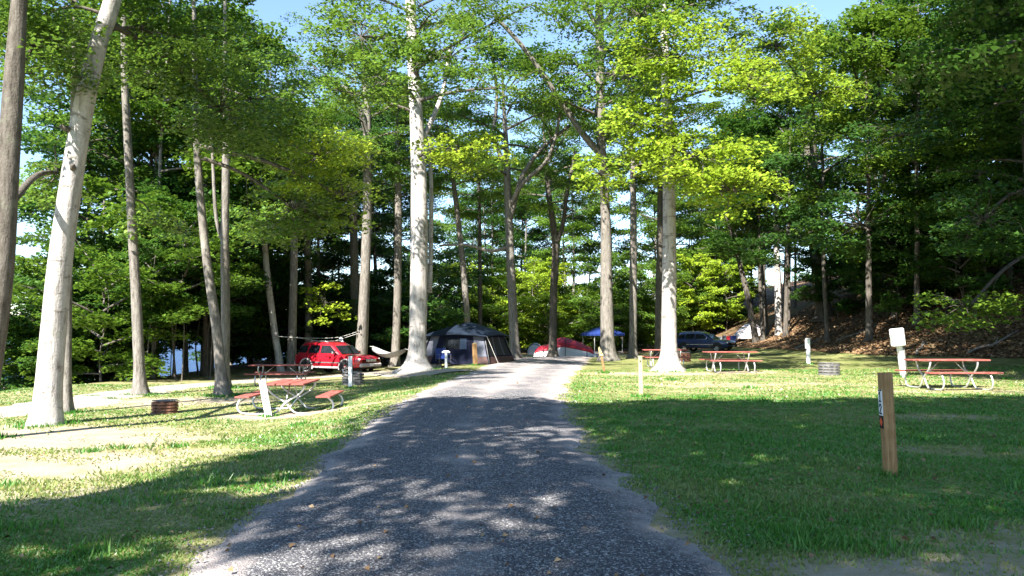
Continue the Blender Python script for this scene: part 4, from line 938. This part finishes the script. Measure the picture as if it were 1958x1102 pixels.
# ------------------------------------------------------------------ cars
def make_car(name, label, loc, rz, paint, clad, sc):
    root = thing(name, label, "car", loc, rz); root.scale = sc
    W = 0.93
    def sect(x, w, zb, zt, crown):
        pts_ = [(w * 0.90, zb), (w * 0.985, zb + 0.10), (w, zb + 0.32), (w * 0.995, zt - 0.18), (w * 0.955, zt - 0.05), (w * 0.82, zt), (w * 0.4, zt + crown)]
        L = [(x, y, z) for y, z in pts_]; return L + [(x, 0, zt + crown * 1.15)] + [(x, -y, z) for y, z in reversed(pts_)]
    st = [(-2.34, 0.74, 0.50, 0.90, 0.0), (-2.28, 0.86, 0.42, 1.00, 0.0), (-2.1, W, 0.36, 1.06, 0.0), (-1.4, W, 0.34, 1.08, 0.0), (0, W, 0.34, 1.07, 0.0), (0.95, W, 0.34, 1.06, 0.02), (1.2, W, 0.35, 1.05, 0.03), (1.8, W * 0.985, 0.37, 1.00, 0.04), (2.12, W * 0.95, 0.40, 0.94, 0.03), (2.28, 0.82, 0.44, 0.84, 0.02), (2.35, 0.70, 0.50, 0.74, 0.01)]
    mb = MB(); L = [sect(*s) for s in st]; n = len(L[0]); o = 0
    for s in L: mb.v += s
    for i in range(len(L) - 1):
        for k in range(n): k2 = (k + 1) % n; mb.f.append((i * n + k, i * n + k2, (i + 1) * n + k2, (i + 1) * n + k))
    mb.f.append(tuple(range(n))); mb.f.append(tuple(range((len(L) - 1) * n, len(L) * n))[::-1])
    body = mb.build("body", paint, root, smooth=True); body.data.set_sharp_from_angle(angle=math.radians(38))
    # cabin
    lev = [(1.03, -2.24, 1.02, 0.885), (1.12, -2.22, 0.93, 0.875), (1.50, -2.06, 0.42, 0.775), (1.62, -1.95, 0.22, 0.735), (1.69, -1.75, 0.0, 0.65), (1.715, -1.4, -0.3, 0.45)]
    mb = MB(); m_ = 24
    for z, x0, x1, w in lev:
        cx, hx = (x0 + x1) / 2, (x1 - x0) / 2
        for k in range(m_):
            a_ = 2 * math.pi * k / m_; c_, s_ = math.cos(a_), math.sin(a_); e = 0.28
            mb.v.append((cx + hx * math.copysign(abs(c_) ** e, c_), w * math.copysign(abs(s_) ** e, s_), z))
    for i in range(len(lev) - 1):
        for k in range(m_): k2 = (k + 1) % m_; mb.f.append((i * m_ + k, i * m_ + k2, (i + 1) * m_ + k2, (i + 1) * m_ + k))
    mb.f.append(tuple((len(lev) - 1) * m_ + k for k in range(m_)))
    cab = mb.build("cabin", paint, root, smooth=True); cab.data.set_sharp_from_angle(angle=math.radians(40))
    def sp(x, z, s): w = np.interp(z, [1.12, 1.50, 1.62], [0.875, 0.775, 0.735]); return (x, s * (float(w) + 0.008), z)
    for s in (-1, 1):
        for q in (((-0.42, 1.13), (0.70, 1.13), (0.36, 1.40), (0.17, 1.53), (-0.40, 1.54)), ((-1.30, 1.13), (-0.52, 1.13), (-0.50, 1.54), (-1.18, 1.54)), ((-2.08, 1.15), (-1.42, 1.14), (-1.34, 1.53), (-1.92, 1.50))):
            v = [sp(x, z, s) for x, z in q]; v2 = [(x, y - s * 0.02, z) for x, y, z in v]; n2 = len(v); mb = MB()
            mb.add(v + v2, [tuple(range(n2)) if s < 0 else tuple(range(n2))[::-1]] + [(k, (k + 1) % n2, n2 + (k + 1) % n2, n2 + k) for k in range(n2)]); mb.build("window", M['glass'], root)
        mb = MB(); mb.cbox((0.62, s * 1.0, 1.16), (0.12, 0.20, 0.14), 0.03); mb.build("mirror", M['chrome'] if s < 0 else paint, root)
        for x in (-0.62, 0.38 - 0.2):
            mb = MB(); mb.cbox((x - 0.12, s * (W + 0.012), 0.98), (0.20, 0.03, 0.035), 0.01); mb.build("handle", paint, root)
        mb = MB(); mb.box((-0.05, s * (W + 0.004), 0.64), (2.3, 0.02, 0.055)); mb.build("side_moulding", M['chrome'], root)
        mb = MB(); mb.cbox((0.0, s * (W - 0.03), 0.385), (1.92, 0.10, 0.10), 0.02); mb.build("sill", clad, root)
        for x in (-0.47, 0.80, -1.36):
            mb = MB(); mb.box((x, s * (W + 0.0005), 0.78), (0.010, 0.006, 0.56)); mb.build("door_gap", M['black'], root)
        mb = MB(); mb.tube([(-1.7, s * 0.60, 1.70), (-1.66, s * 0.62, 1.745), (-0.4, s * 0.62, 1.76), (-0.1, s * 0.60, 1.715)], 0.018, 6); mb.build("roof_rail", M['chrome'], root, smooth=True)
        mb = MB(); mb.cbox((2.17, s * 0.68, 0.80), (0.16, 0.30, 0.17), 0.04, RZ(-s * 0.35)); mb.build("headlight", M['lamp'], root)
        mb = MB(); mb.cbox((-2.24, s * 0.77, 0.93), (0.12, 0.16, 0.26), 0.03); mb.build("tail_light", M['tail'], root)
        for x in (-1.39, 1.40):
            mb = MB(); seg = 18; R0, R1 = 0.395, 0.47; vs = []; fs = []
            for k in range(seg + 1):
                a_ = -0.25 + (math.pi + 0.5) * k / seg
                for R in (R0 * 0.4, R0, R1):
                    for dy in (0.006, 0.028): vs.append((x + R * math.cos(a_), s * (W - 0.02 + dy), 0.37 + R * math.sin(a_)))
            for k in range(seg):
                b = k * 6
                fs += [(b + 3, b + 9, b + 11, b + 5), (b + 1, b + 7, b + 9, b + 3), (b + 5, b + 11, b + 10, b + 4)]
            mb.add(vs, fs); wa = mb.build("wheel_arch", M['black'], root)
            mb = MB(); vs = []
            for k in range(seg + 1):
                a_ = -0.2 + (math.pi + 0.4) * k / seg
                for R, dy in ((0.42, 0.0), (0.425, 0.022), (0.485, 0.024), (0.495, 0.0)): vs.append((x + R * math.cos(a_), s * (W - 0.012 + dy), 0.37 + R * math.sin(a_)))
            mb.add(vs, [(k * 4 + j, k * 4 + 4 + j, k * 4 + 5 + j, k * 4 + 1 + j) for k in range(seg) for j in range(3)]); mb.build("arch_trim", clad, wa)
            wh = MB(); wh.lathe([(0.23, -0.11), (0.345, -0.115), (0.37, -0.08), (0.37, 0.08), (0.345, 0.115), (0.23, 0.11)], 22, (x, s * (W - 0.115), 0.37), 'y'); wheel = wh.build("wheel", M['tyre'], root, smooth=True)
            mb = MB(); mb.lathe([(0.245, 0.085 * s), (0.235, 0.113 * s), (0.20, 0.10 * s), (0.19, 0.06 * s)], 22, (x, s * (W - 0.115), 0.37), 'y')
            for k in range(5):
                a_ = k * 2 * math.pi / 5; mb.box((x + 0.11 * math.cos(a_), s * (W - 0.025), 0.37 + 0.11 * math.sin(a_)), (0.20, 0.025, 0.06), Matrix.Rotation(-a_, 3, 'Y'))
            mb.lathe([(0.001, 0.11 * s), (0.055, 0.108 * s), (0.06, 0.07 * s)], 12, (x, s * (W - 0.115), 0.37), 'y'); mb.build("rim", M['alloy'], wheel)
    mb = MB()
    for a_, b_, d_ in (((0.985, -0.72, 1.10), (0.985, 0.72, 1.10), 0), ):
        ws = [(0.99, -0.74, 1.10), (0.99, 0.74, 1.10), (0.45, 0.66, 1.52), (0.45, -0.66, 1.52)]
        nrm_ = Vector((0.42, 0, 0.54)).normalized() * 0.012; mb.add([Vector(v) + nrm_ for v in ws] + [Vector(v) - nrm_ for v in ws], [(0, 1, 2, 3), (0, 4, 5, 1), (1, 5, 6, 2), (2, 6, 7, 3), (3, 7, 4, 0)])
    mb.build("windshield", M['glass'], root)
    mb = MB(); ws = [(-2.235, -0.70, 1.14), (-2.235, 0.70, 1.14), (-2.085, 0.62, 1.50), (-2.085, -0.62, 1.50)]; mb.add(ws + [(x + 0.02, y, z) for x, y, z in ws], [(3, 2, 1, 0), (0, 1, 5, 4), (1, 2, 6, 5), (2, 3, 7, 6), (3, 0, 4, 7)]); mb.build("rear_window", M['glass'], root)
    mb = MB(); mb.cbox((2.30, 0, 0.52), (0.22, 1.62, 0.20), 0.06); mb.build("front_bumper", clad, root)
    mb = MB(); mb.cbox((-2.30, 0, 0.54), (0.22, 1.70, 0.22), 0.06); mb.build("rear_bumper", clad, root)
    gr = MB(); gr.cbox((2.33, 0, 0.76), (0.06, 0.86, 0.17), 0.02); grille = gr.build("grille", M['black'], root)
    for k in range(7):
        mb = MB(); mb.cbox((2.362, (k - 3) * 0.115, 0.76), (0.02, 0.055, 0.14), 0.008); mb.build("grille_bar", M['chrome'], grille)
    mb = MB(); mb.box((2.415, 0, 0.53), (0.012, 0.32, 0.12)); mb.build("number_plate", M['white_paint'], root)
    mb = MB(); mb.box((0, 0, 0.38), (3.9, 1.5, 0.16)); mb.build("underbody", M['black'], root)
    return root
cp = hit(640, 716); cp = Vector((cp.x - 0.0, cp.y + 0.6, 0)); cp.z = G(cp.x, cp.y)
make_car("parked_car", "red sport utility car parked behind the leaning trunk on the left", cp, math.radians(-30), M['car_red'], M['cladding'], (1.0, 1.0, 1.0))
bp = hit(1348, 673); make_car("parked_car", "dark blue car parked behind the shaded picnic table", bp, math.radians(-38), M['car_blue'], M['black'], (0.92, 0.95, 0.86))

# ------------------------------------------------------------------ the dark cabin tent
tp = hit(894, 697); tp = Vector((tp.x, tp.y + 1.6, 0)); tp.z = G(tp.x, tp.y)
root = thing("cabin_tent", "large dark cabin tent with grey panels beside the road", "tent", tp, math.radians(-20))
B = [(-2.15, -1.45), (1.65, -1.45), (2.0, 1.35), (-2.0, 1.35)]; E = [(-1.65, -1.10), (1.25, -1.10), (1.45, 1.0), (-1.55, 1.0)]; ZE = 1.40
def wallp(i, u, v, off=0.0):
    j = (i + 1) % 4; b = Vector((*B[i], 0)).lerp(Vector((*B[j], 0)), u); e = Vector((*E[i], ZE)).lerp(Vector((*E[j], ZE)), u)
    p = b.lerp(e, v); n = (Vector((*B[j], 0)) - Vector((*B[i], 0))).cross(Vector((*E[i], ZE)) - Vector((*B[i], 0))).normalized()
    return p + n * (off - 0.05 * math.sin(math.pi * v) * 1.0)
def panel(i, u0, u1, v0, v1, off, name, m, parent, nv=4):
    mb = MB()
    for k in range(nv + 1):
        v = v0 + (v1 - v0) * k / nv; mb.v += [tuple(wallp(i, u0, v, off)), tuple(wallp(i, u1, v, off)), tuple(wallp(i, u0, v, off - 0.03)), tuple(wallp(i, u1, v, off - 0.03))]
    for k in range(nv):
        b = k * 4; mb.f += [(b, b + 1, b + 5, b + 4), (b + 2, b, b + 4, b + 6), (b + 1, b + 3, b + 7, b + 5)]
    mb.f += [(0, 2, 3, 1), (nv * 4, nv * 4 + 1, nv * 4 + 3, nv * 4 + 2)]
    return mb.build(name, m, parent)
for i in range(4): panel(i, 0, 1, 0, 1, 0.0, "wall", M['navy'], root)
panel(0, 0.03, 0.18, 0.27, 0.97, 0.012, "grey_panel", M['tent_grey'], root); panel(0, 0.80, 0.98, 0.27, 0.97, 0.012, "grey_panel", M['tent_grey'], root)
panel(0, 0.02, 0.18, 0.02, 0.262, 0.012, "brown_panel", M['tent_brown'], root); panel(0, 0.80, 0.99, 0.02, 0.262, 0.012, "brown_panel", M['tent_brown'], root)
dr = panel(0, 0.24, 0.74, 0.04, 0.92, 0.014, "door", M['navy'], root)
panel(0, 0.30, 0.68, 0.52, 0.88, 0.022, "mesh_window", M['glass'], dr)
panel(1, 0.02, 0.98, 0.02, 0.262, 0.012, "brown_panel", M['tent_brown'], root)
for u0, u1 in ((0.08, 0.34), (0.40, 0.66), (0.72, 0.94)): panel(1, u0, u1, 0.30, 0.92, 0.014, "side_window", M['black'], root)
for u in (0.37, 0.69): panel(1, u - 0.02, u + 0.02, 0.30, 0.94, 0.016, "grey_panel", M['tent_grey'], root)
mb = MB(); NU = 6; ring = [[]]
OUT = [(-1.95, -1.38), (1.50, -1.38), (1.72, 1.22), (-1.85, 1.22)]; rings = []
for k in range(NU + 1):
    t_ = k / NU; z = 1.33 + 0.72 * t_ ** 0.8; s = 1 - t_ * 0.96; rg = []
    for i in range(4):
        a0, a1 = OUT[i], OUT[(i + 1) % 4]
        for q in range(6):
            u = q / 6; x, y = a0[0] + (a1[0] - a0[0]) * u, a0[1] + (a1[1] - a0[1]) * u; sag = 0.10 * math.sin(math.pi * u) * (1 - t_)
            rg.append((x * s, y * s - 0.03, z + sag - 0.0))
    rings.append(rg)
for rg in rings: mb.v += rg
for k in range(NU):
    for q in range(24): q2 = (q + 1) % 24; mb.f.append((k * 24 + q, k * 24 + q2, (k + 1) * 24 + q2, (k + 1) * 24 + q))
mb.f.append(tuple(NU * 24 + q for q in range(24))); o0 = len(mb.v); mb.v += [(x * 0.97, y * 0.97, z - 0.04) for x, y, z in rings[0]]
for q in range(24): q2 = (q + 1) % 24; mb.f.append((q2, q, o0 + q, o0 + q2))
fl = mb.build("rain_fly", M['fly_navy'], root, smooth=True); fl.data.set_sharp_from_angle(angle=math.radians(28))
for i in range(4):
    mb = MB(); mb.tube([Vector((*B[i], 0.0)) * 1.02, Vector((B[i][0] * .5 + E[i][0] * .5, B[i][1] * .5 + E[i][1] * .5, ZE / 2)) * 1.015, Vector((*E[i], ZE))], 0.022, 6); mb.build("pole", M['steel_grey'], root, smooth=True)
for sx, i in ((-1, 0), (1, 1)):
    mb = MB(); mb.tube([Vector((OUT[i][0], OUT[i][1], 1.34)), Vector((OUT[i][0] + sx * 0.75, OUT[i][1] - 0.35, 0.0))], 0.008, 4); mb.build("guy_line", M['rope'], root)

# ------------------------------------------------------------------ low dome tents
def dome(name, label, loc, rz, st, hull, fly, vcut, poles=True, group=None):
    root = thing(name, label, "tent", loc, rz, group); n = 14
    def sec(x, h, d, k, off=0.0, sx=1.0): a_ = math.pi * k / n; return (x, -math.cos(a_) * (d + off), (math.sin(a_) ** 0.78) * (h + off))
    pr = [Vector((x, h, d)) for x, h, d in st]; q = catmull(pr, 4); m_ = len(q)
    mb = MB()
    for p in q: mb.v += [sec(p[0], max(0.03, p[1]), max(0.05, p[2]), k) for k in range(n + 1)]
    for i in range(m_ - 1):
        for k in range(n): a_ = i * (n + 1) + k; mb.f.append((a_, a_ + n + 1, a_ + n + 2, a_ + 1))
    mb.f.append(tuple(range(n + 1))); mb.f.append(tuple(range((m_ - 1) * (n + 1), m_ * (n + 1)))[::-1])
    mb.build("hull", hull, root, smooth=True)
    if fly is not None:
        mb = MB(); ks = list(range(vcut, n - vcut + 1)); w = len(ks); i0, i1 = 2, m_ - 2
        for i in range(i0, i1):
            p = q[i]; mb.v += [sec(p[0], max(0.03, p[1]), max(0.05, p[2]), k, 0.035) for k in ks]; mb.v += [sec(p[0], max(0.03, p[1]), max(0.05, p[2]), k, 0.015) for k in ks]
        for i in range(i1 - i0 - 1):
            for k in range(w - 1):
                a_ = i * 2 * w + k; mb.f.append((a_, a_ + 2 * w, a_ + 2 * w + 1, a_ + 1))
            a_ = i * 2 * w; mb.f.append((a_, a_ + w, a_ + 3 * w, a_ + 2 * w)); mb.f.append((a_ + w - 1, a_ + 3 * w - 1, a_ + 4 * w - 1, a_ + 2 * w - 1))
        for i in (0, i1 - i0 - 1):
            for k in range(w - 1): a_ = i * 2 * w + k; mb.f.append((a_, a_ + 1, a_ + w + 1, a_ + w))
        mb.build("rain_fly", fly, root, smooth=True)
    if poles:
        for i in range(6, m_ - 2, 8):
            p = q[i]; mb = MB(); mb.tube([sec(p[0], p[1], p[2], k, 0.045) for k in range(n + 1)], 0.022, 5); mb.build("pole_sleeve", M['black'], root, smooth=True)
    return root
rp = hit(1082, 687); rp = Vector((pt(1080, 680, 55).x, 55.0, 0)); rp.z = G(rp.x, rp.y)
dome("dome_tent", "low white tent with a red fly at the end of the road", rp, math.radians(-6), [(-2.2, 0.3, 0.9), (-1.9, 0.7, 1.15), (-1.0, 0.98, 1.3), (-0.3, 1.38, 1.5), (0.5, 1.25, 1.5), (1.3, 0.92, 1.3), (1.85, 0.66, 1.1), (2.25, 0.2, 0.9)], M['tent_white'], M['tent_red'], 2)
wp = pt(1432, 660, 64); wp = Vector((wp.x, 64, G(wp.x, 64)))
dome("dome_tent", "small off-white dome tent at the foot of the slope behind the shaded table", wp, math.radians(20), [(-1.2, 0.15, 0.6), (-0.9, 0.55, 0.9), (-0.1, 1.25, 1.15), (0.6, 1.2, 1.15), (0.95, 0.8, 0.95), (1.1, 0.2, 0.6)], M['tent_blush'], None, 4)
kp = pt(1024, 676, 62); kp = Vector((kp.x, 62, G(kp.x, 62)))
dome("dome_tent", "small pale tent peeking out left of the red tent", kp, math.radians(70), [(-0.7, 0.2, 0.4), (-0.5, 0.6, 0.55), (0, 0.95, 0.68), (0.5, 0.6, 0.55), (0.7, 0.2, 0.4)], M['tent_blush'], None, 4)

# blue pop-up canopy behind the oak
kp = pt(1152, 690, 64); kp = Vector((kp.x, 64, G(kp.x, 64))); root = thing("canopy_shelter", "blue canopy shelter behind the thick oak trunk", "canopy", kp, 0.3)
for sx in (-1, 1):
    for sy in (-1, 1):
        mb = MB(); mb.tube([(sx * 1.25, sy * 1.25, -0.05), (sx * 1.25, sy * 1.25, 1.62)], 0.028, 6); mb.build("leg", M['galv'], root)
mb = MB(); mb.v = [(-1.4, -1.4, 1.48), (1.4, -1.4, 1.48), (1.4, 1.4, 1.48), (-1.4, 1.4, 1.48), (-1.4, -1.4, 1.66), (1.4, -1.4, 1.66), (1.4, 1.4, 1.66), (-1.4, 1.4, 1.66), (-.55, -.55, 2.08), (.55, -.55, 2.08), (.55, .55, 2.08), (-.55, .55, 2.08), (0, 0, 2.25)]
mb.f = [(0, 1, 5, 4), (1, 2, 6, 5), (2, 3, 7, 6), (3, 0, 4, 7), (4, 5, 9, 8), (5, 6, 10, 9), (6, 7, 11, 10), (7, 4, 8, 11), (8, 9, 12), (9, 10, 12), (10, 11, 12), (11, 8, 12)]; mb.build("canopy_top", M['blue_fabric'], root)

# ------------------------------------------------------------------ camp things
p = hit(832, 704); p = p + Vector((0, 0.3, 0)); p.z = G(p.x, p.y)
root = thing("cooler", "white cooler on the grass at the left corner of the dark tent", "cooler", p, 0.2)
mb = MB(); mb.cbox((0, 0, 0.17), (0.58, 0.36, 0.34), 0.03); mb.build("body", M['white_paint'], root)
mb = MB(); mb.cbox((0, 0, 0.375), (0.62, 0.40, 0.07), 0.02); mb.build("lid", M['white_paint'], root)
mb = MB(); mb.tube([(-0.31, -0.1, 0.28), (-0.36, -0.1, 0.3), (-0.36, 0.1, 0.3), (-0.31, 0.1, 0.28)], 0.012, 6); mb.build("handle", M['blue_fabric'], root)
def camp_chair(px, py, rz, m, label):
    p = hit(px, py); root = thing("camp_chair", label, "camp chair", p, rz); k = M['steel_grey']
    for s in (-1, 1):
        mb = MB(); mb.tube([(s * 0.28, -0.24, 0), (-s * 0.22, 0.20, 0.44)], 0.011, 6); mb.build("leg", k, root)
        mb = MB(); mb.tube([(s * 0.26, 0.26, 0), (s * 0.27, -0.22, 0.42)], 0.011, 6); mb.build("leg", k, root)
        mb = MB(); mb.tube([(s * 0.29, -0.26, 0.0), (s * 0.29, -0.26, 0.62)], 0.011, 6); mb.build("front_post", k, root)
        mb = MB(); mb.tube([(s * 0.27, 0.22, 0.30), (s * 0.28, 0.36, 0.92)], 0.011, 6); mb.build("back_post", k, root)
        mb = MB(); mb.cbox((s * 0.29, 0.02, 0.63), (0.07, 0.58, 0.02), 0.008); mb.build("armrest", m, root)
    mb = MB(); mb.cbox((0, -0.02, 0.42), (0.52, 0.50, 0.03), 0.01); mb.build("seat", m, root)
    mb = MB(); mb.cbox((0, 0.30, 0.67), (0.54, 0.03, 0.50), 0.01, Matrix.Rotation(-0.2, 3, 'X')); mb.build("backrest", m, root)
camp_chair(847, 703, 0.5, M['blue_fabric'], "blue folding camp chair in front of the dark tent door")
camp_chair(1324, 668, 0.8, M['black'], "dark camp chair left of the blue car")
camp_chair(1400, 664, -0.5, M['blue_fabric'], "blue camp chair between the blue car and the white dome tent")
p = hit(1384, 668); root = thing("camp_table", "small folding table with gear right of the blue car", "folding table", p, 0.1)
mb = MB(); mb.cbox((0, 0, 0.70), (1.2, 0.6, 0.04), 0.01); mb.build("table_top", M['tent_grey'], root)
for sx in (-1, 1):
    for sy in (-1, 1):
        mb = MB(); mb.tube([(sx * 0.5, sy * 0.24, -0.02), (sx * 0.5, sy * 0.24, 0.68)], 0.014, 6); mb.build("leg", M['galv'], root)
for i, (dx, c, lb, s_) in enumerate(((-0.3, 'white_paint', "white tub standing on the small folding table", (0.3, 0.25, 0.24)), (0.05, 'tent_grey', "grey box standing on the small folding table", (0.26, 0.26, 0.34)), (0.38, 'tent_red', "red bag standing on the small folding table", (0.26, 0.2, 0.28)))):
    r2 = thing("gear_box", lb, "box", (p.x + dx, p.y + dx * 0.1, p.z + 0.72), group="gear on the folding table")
    mb = MB(); mb.cbox((0, 0, s_[2] / 2), s_, 0.03); mb.build("body", M[c], r2); mb = MB(); mb.cbox((0, 0, s_[2] + 0.015), (s_[0] * 1.06, s_[1] * 1.06, 0.03), 0.01); mb.build("lid", M[c], r2)

# hammock between the leaning trunk and the large maple
t6, t9 = TREES['t6'], TREES['t9']
A = pt(706, 662, t6[1].y + 0.3); Bq = pt(783, 668, t9[1].y + 0.6)
root = thing("hammock", "grey hammock slung left of the largest trunk", "hammock", A.lerp(Bq, 0.5) - Vector((0, 0, 0.9)))
o = root.location; c0, c1 = A.lerp(Bq, 0.12), A.lerp(Bq, 0.90); mb = MB(); nu, nv_ = 18, 8; vs = []
side = Vector((Bq.y - A.y, -(Bq.x - A.x), 0)).normalized()
for off in (0, -0.02):
    for i in range(nu + 1):
        u = i / nu; wdt = 0.02 + 0.42 * math.sin(math.pi * u) ** 0.6; cen = c0.lerp(c1, u) - Vector((0, 0, 0.52 * 4 * u * (1 - u)))
        for j in range(nv_ + 1):
            w = -1 + 2 * j / nv_; vs.append(cen + side * (w * wdt) + Vector((0, 0, 0.20 * w * w * math.sin(math.pi * u) + off)) - o)
mb.v = [tuple(v) for v in vs]; n1 = (nu + 1) * (nv_ + 1)
for L in (0, n1):
    for i in range(nu):
        for j in range(nv_): a_ = L + i * (nv_ + 1) + j; mb.f.append((a_, a_ + 1, a_ + nv_ + 2, a_ + nv_ + 1))
mb.build("cloth", M['hammock'], root, smooth=True)
for a_, b_ in ((A, c0), (c1, Bq)):
    mb = MB(); mb.tube([a_ - o, a_.lerp(b_, .5) - o - Vector((0, 0, 0.03)), b_ - o], 0.018, 6); mb.build("rope", M['rope'], root, smooth=True)
# clothes line with a white bundle
ya, yb = TREES['t5'][1].y, t6[1].y
def line_pts(P): return [pt(x, y, ya + (yb - ya) * (x - 527) / (690 - 527) - 0.25) for x, y in P]
for P, lb in ((((527, 643), (560, 645), (600, 647), (640, 646), (660, 642), (690, 632)), "upper clothes line strung past the red car to the leaning trunk"), (((527, 643.5), (575, 647), (615, 653), (640, 652), (660, 646), (690, 636)), "lower sagging clothes line strung past the red car")):
    q = catmull(line_pts(P), 5); mb = MB(); mb.tube([v - q[0] for v in q], 0.013, 5); tag(mb.build("clothes_line", M['rope'], None, q[0], True), lb, "rope", "clothes lines by the red car")
q = pt(652, 651, ya + (yb - ya) * 0.78 - 0.25); root = thing("hanging_cloth", "white bundle hanging on the clothes line above the red car", "cloth", q)
mb = MB(); mb.lathe([(0.02, 0.19), (0.07, 0.15), (0.12, 0.05), (0.10, -0.06), (0.04, -0.13), (0.01, -0.15)], 9); mb.build("cloth", M['white_paint'], root, smooth=True)
for dx in (-0.05, 0.05):
    mb = MB(); mb.box((dx, -0.02, 0.2), (0.02, 0.03, 0.09)); mb.build("peg", M['pale_wood'], root)

# weeds in the lawn
def weed(px, py, s, label, seed):
    p = hit(px, py); root = thing("weed", label, "weed", p, group="weeds in the left lawn"); r = random.Random(seed); st = MB(); lf = MB()
    for k in range(9):
        a_ = r.uniform(0, 6.28); l = s * r.uniform(0.6, 1.1); e = Vector((math.cos(a_) * l * 0.6, math.sin(a_) * l * 0.6, l * r.uniform(0.5, 1.0)))
        st.tube([(0, 0, -0.02), e * 0.5 + Vector((0, 0, l * .12)), e], [0.005, 0.004, 0.002], 4)
        for j in range(5):
            c_ = e * (0.4 + 0.15 * j); b_ = r.uniform(0, 6.28); d_ = Vector((math.cos(b_), math.sin(b_), r.uniform(-.2, .5))) * l * 0.30; w_ = d_.cross(Vector((0, 0, 1))).normalized() * l * 0.09
            lf.add([c_, c_ + d_ * 0.5 + w_, c_ + d_, c_ + d_ * 0.5 - w_], [(0, 1, 2, 3)])
    st.build("stem", M['leaf_mid'], root); lf.build("leaves", M['leaf_mid'], root)
weed(287, 862, 0.17, "leftmost leafy weed in the left lawn", 1); weed(325, 856, 0.14, "leafy weed second from left in the left lawn", 2); weed(426, 842, 0.13, "leafy weed nearest the picnic table in the left lawn", 3)
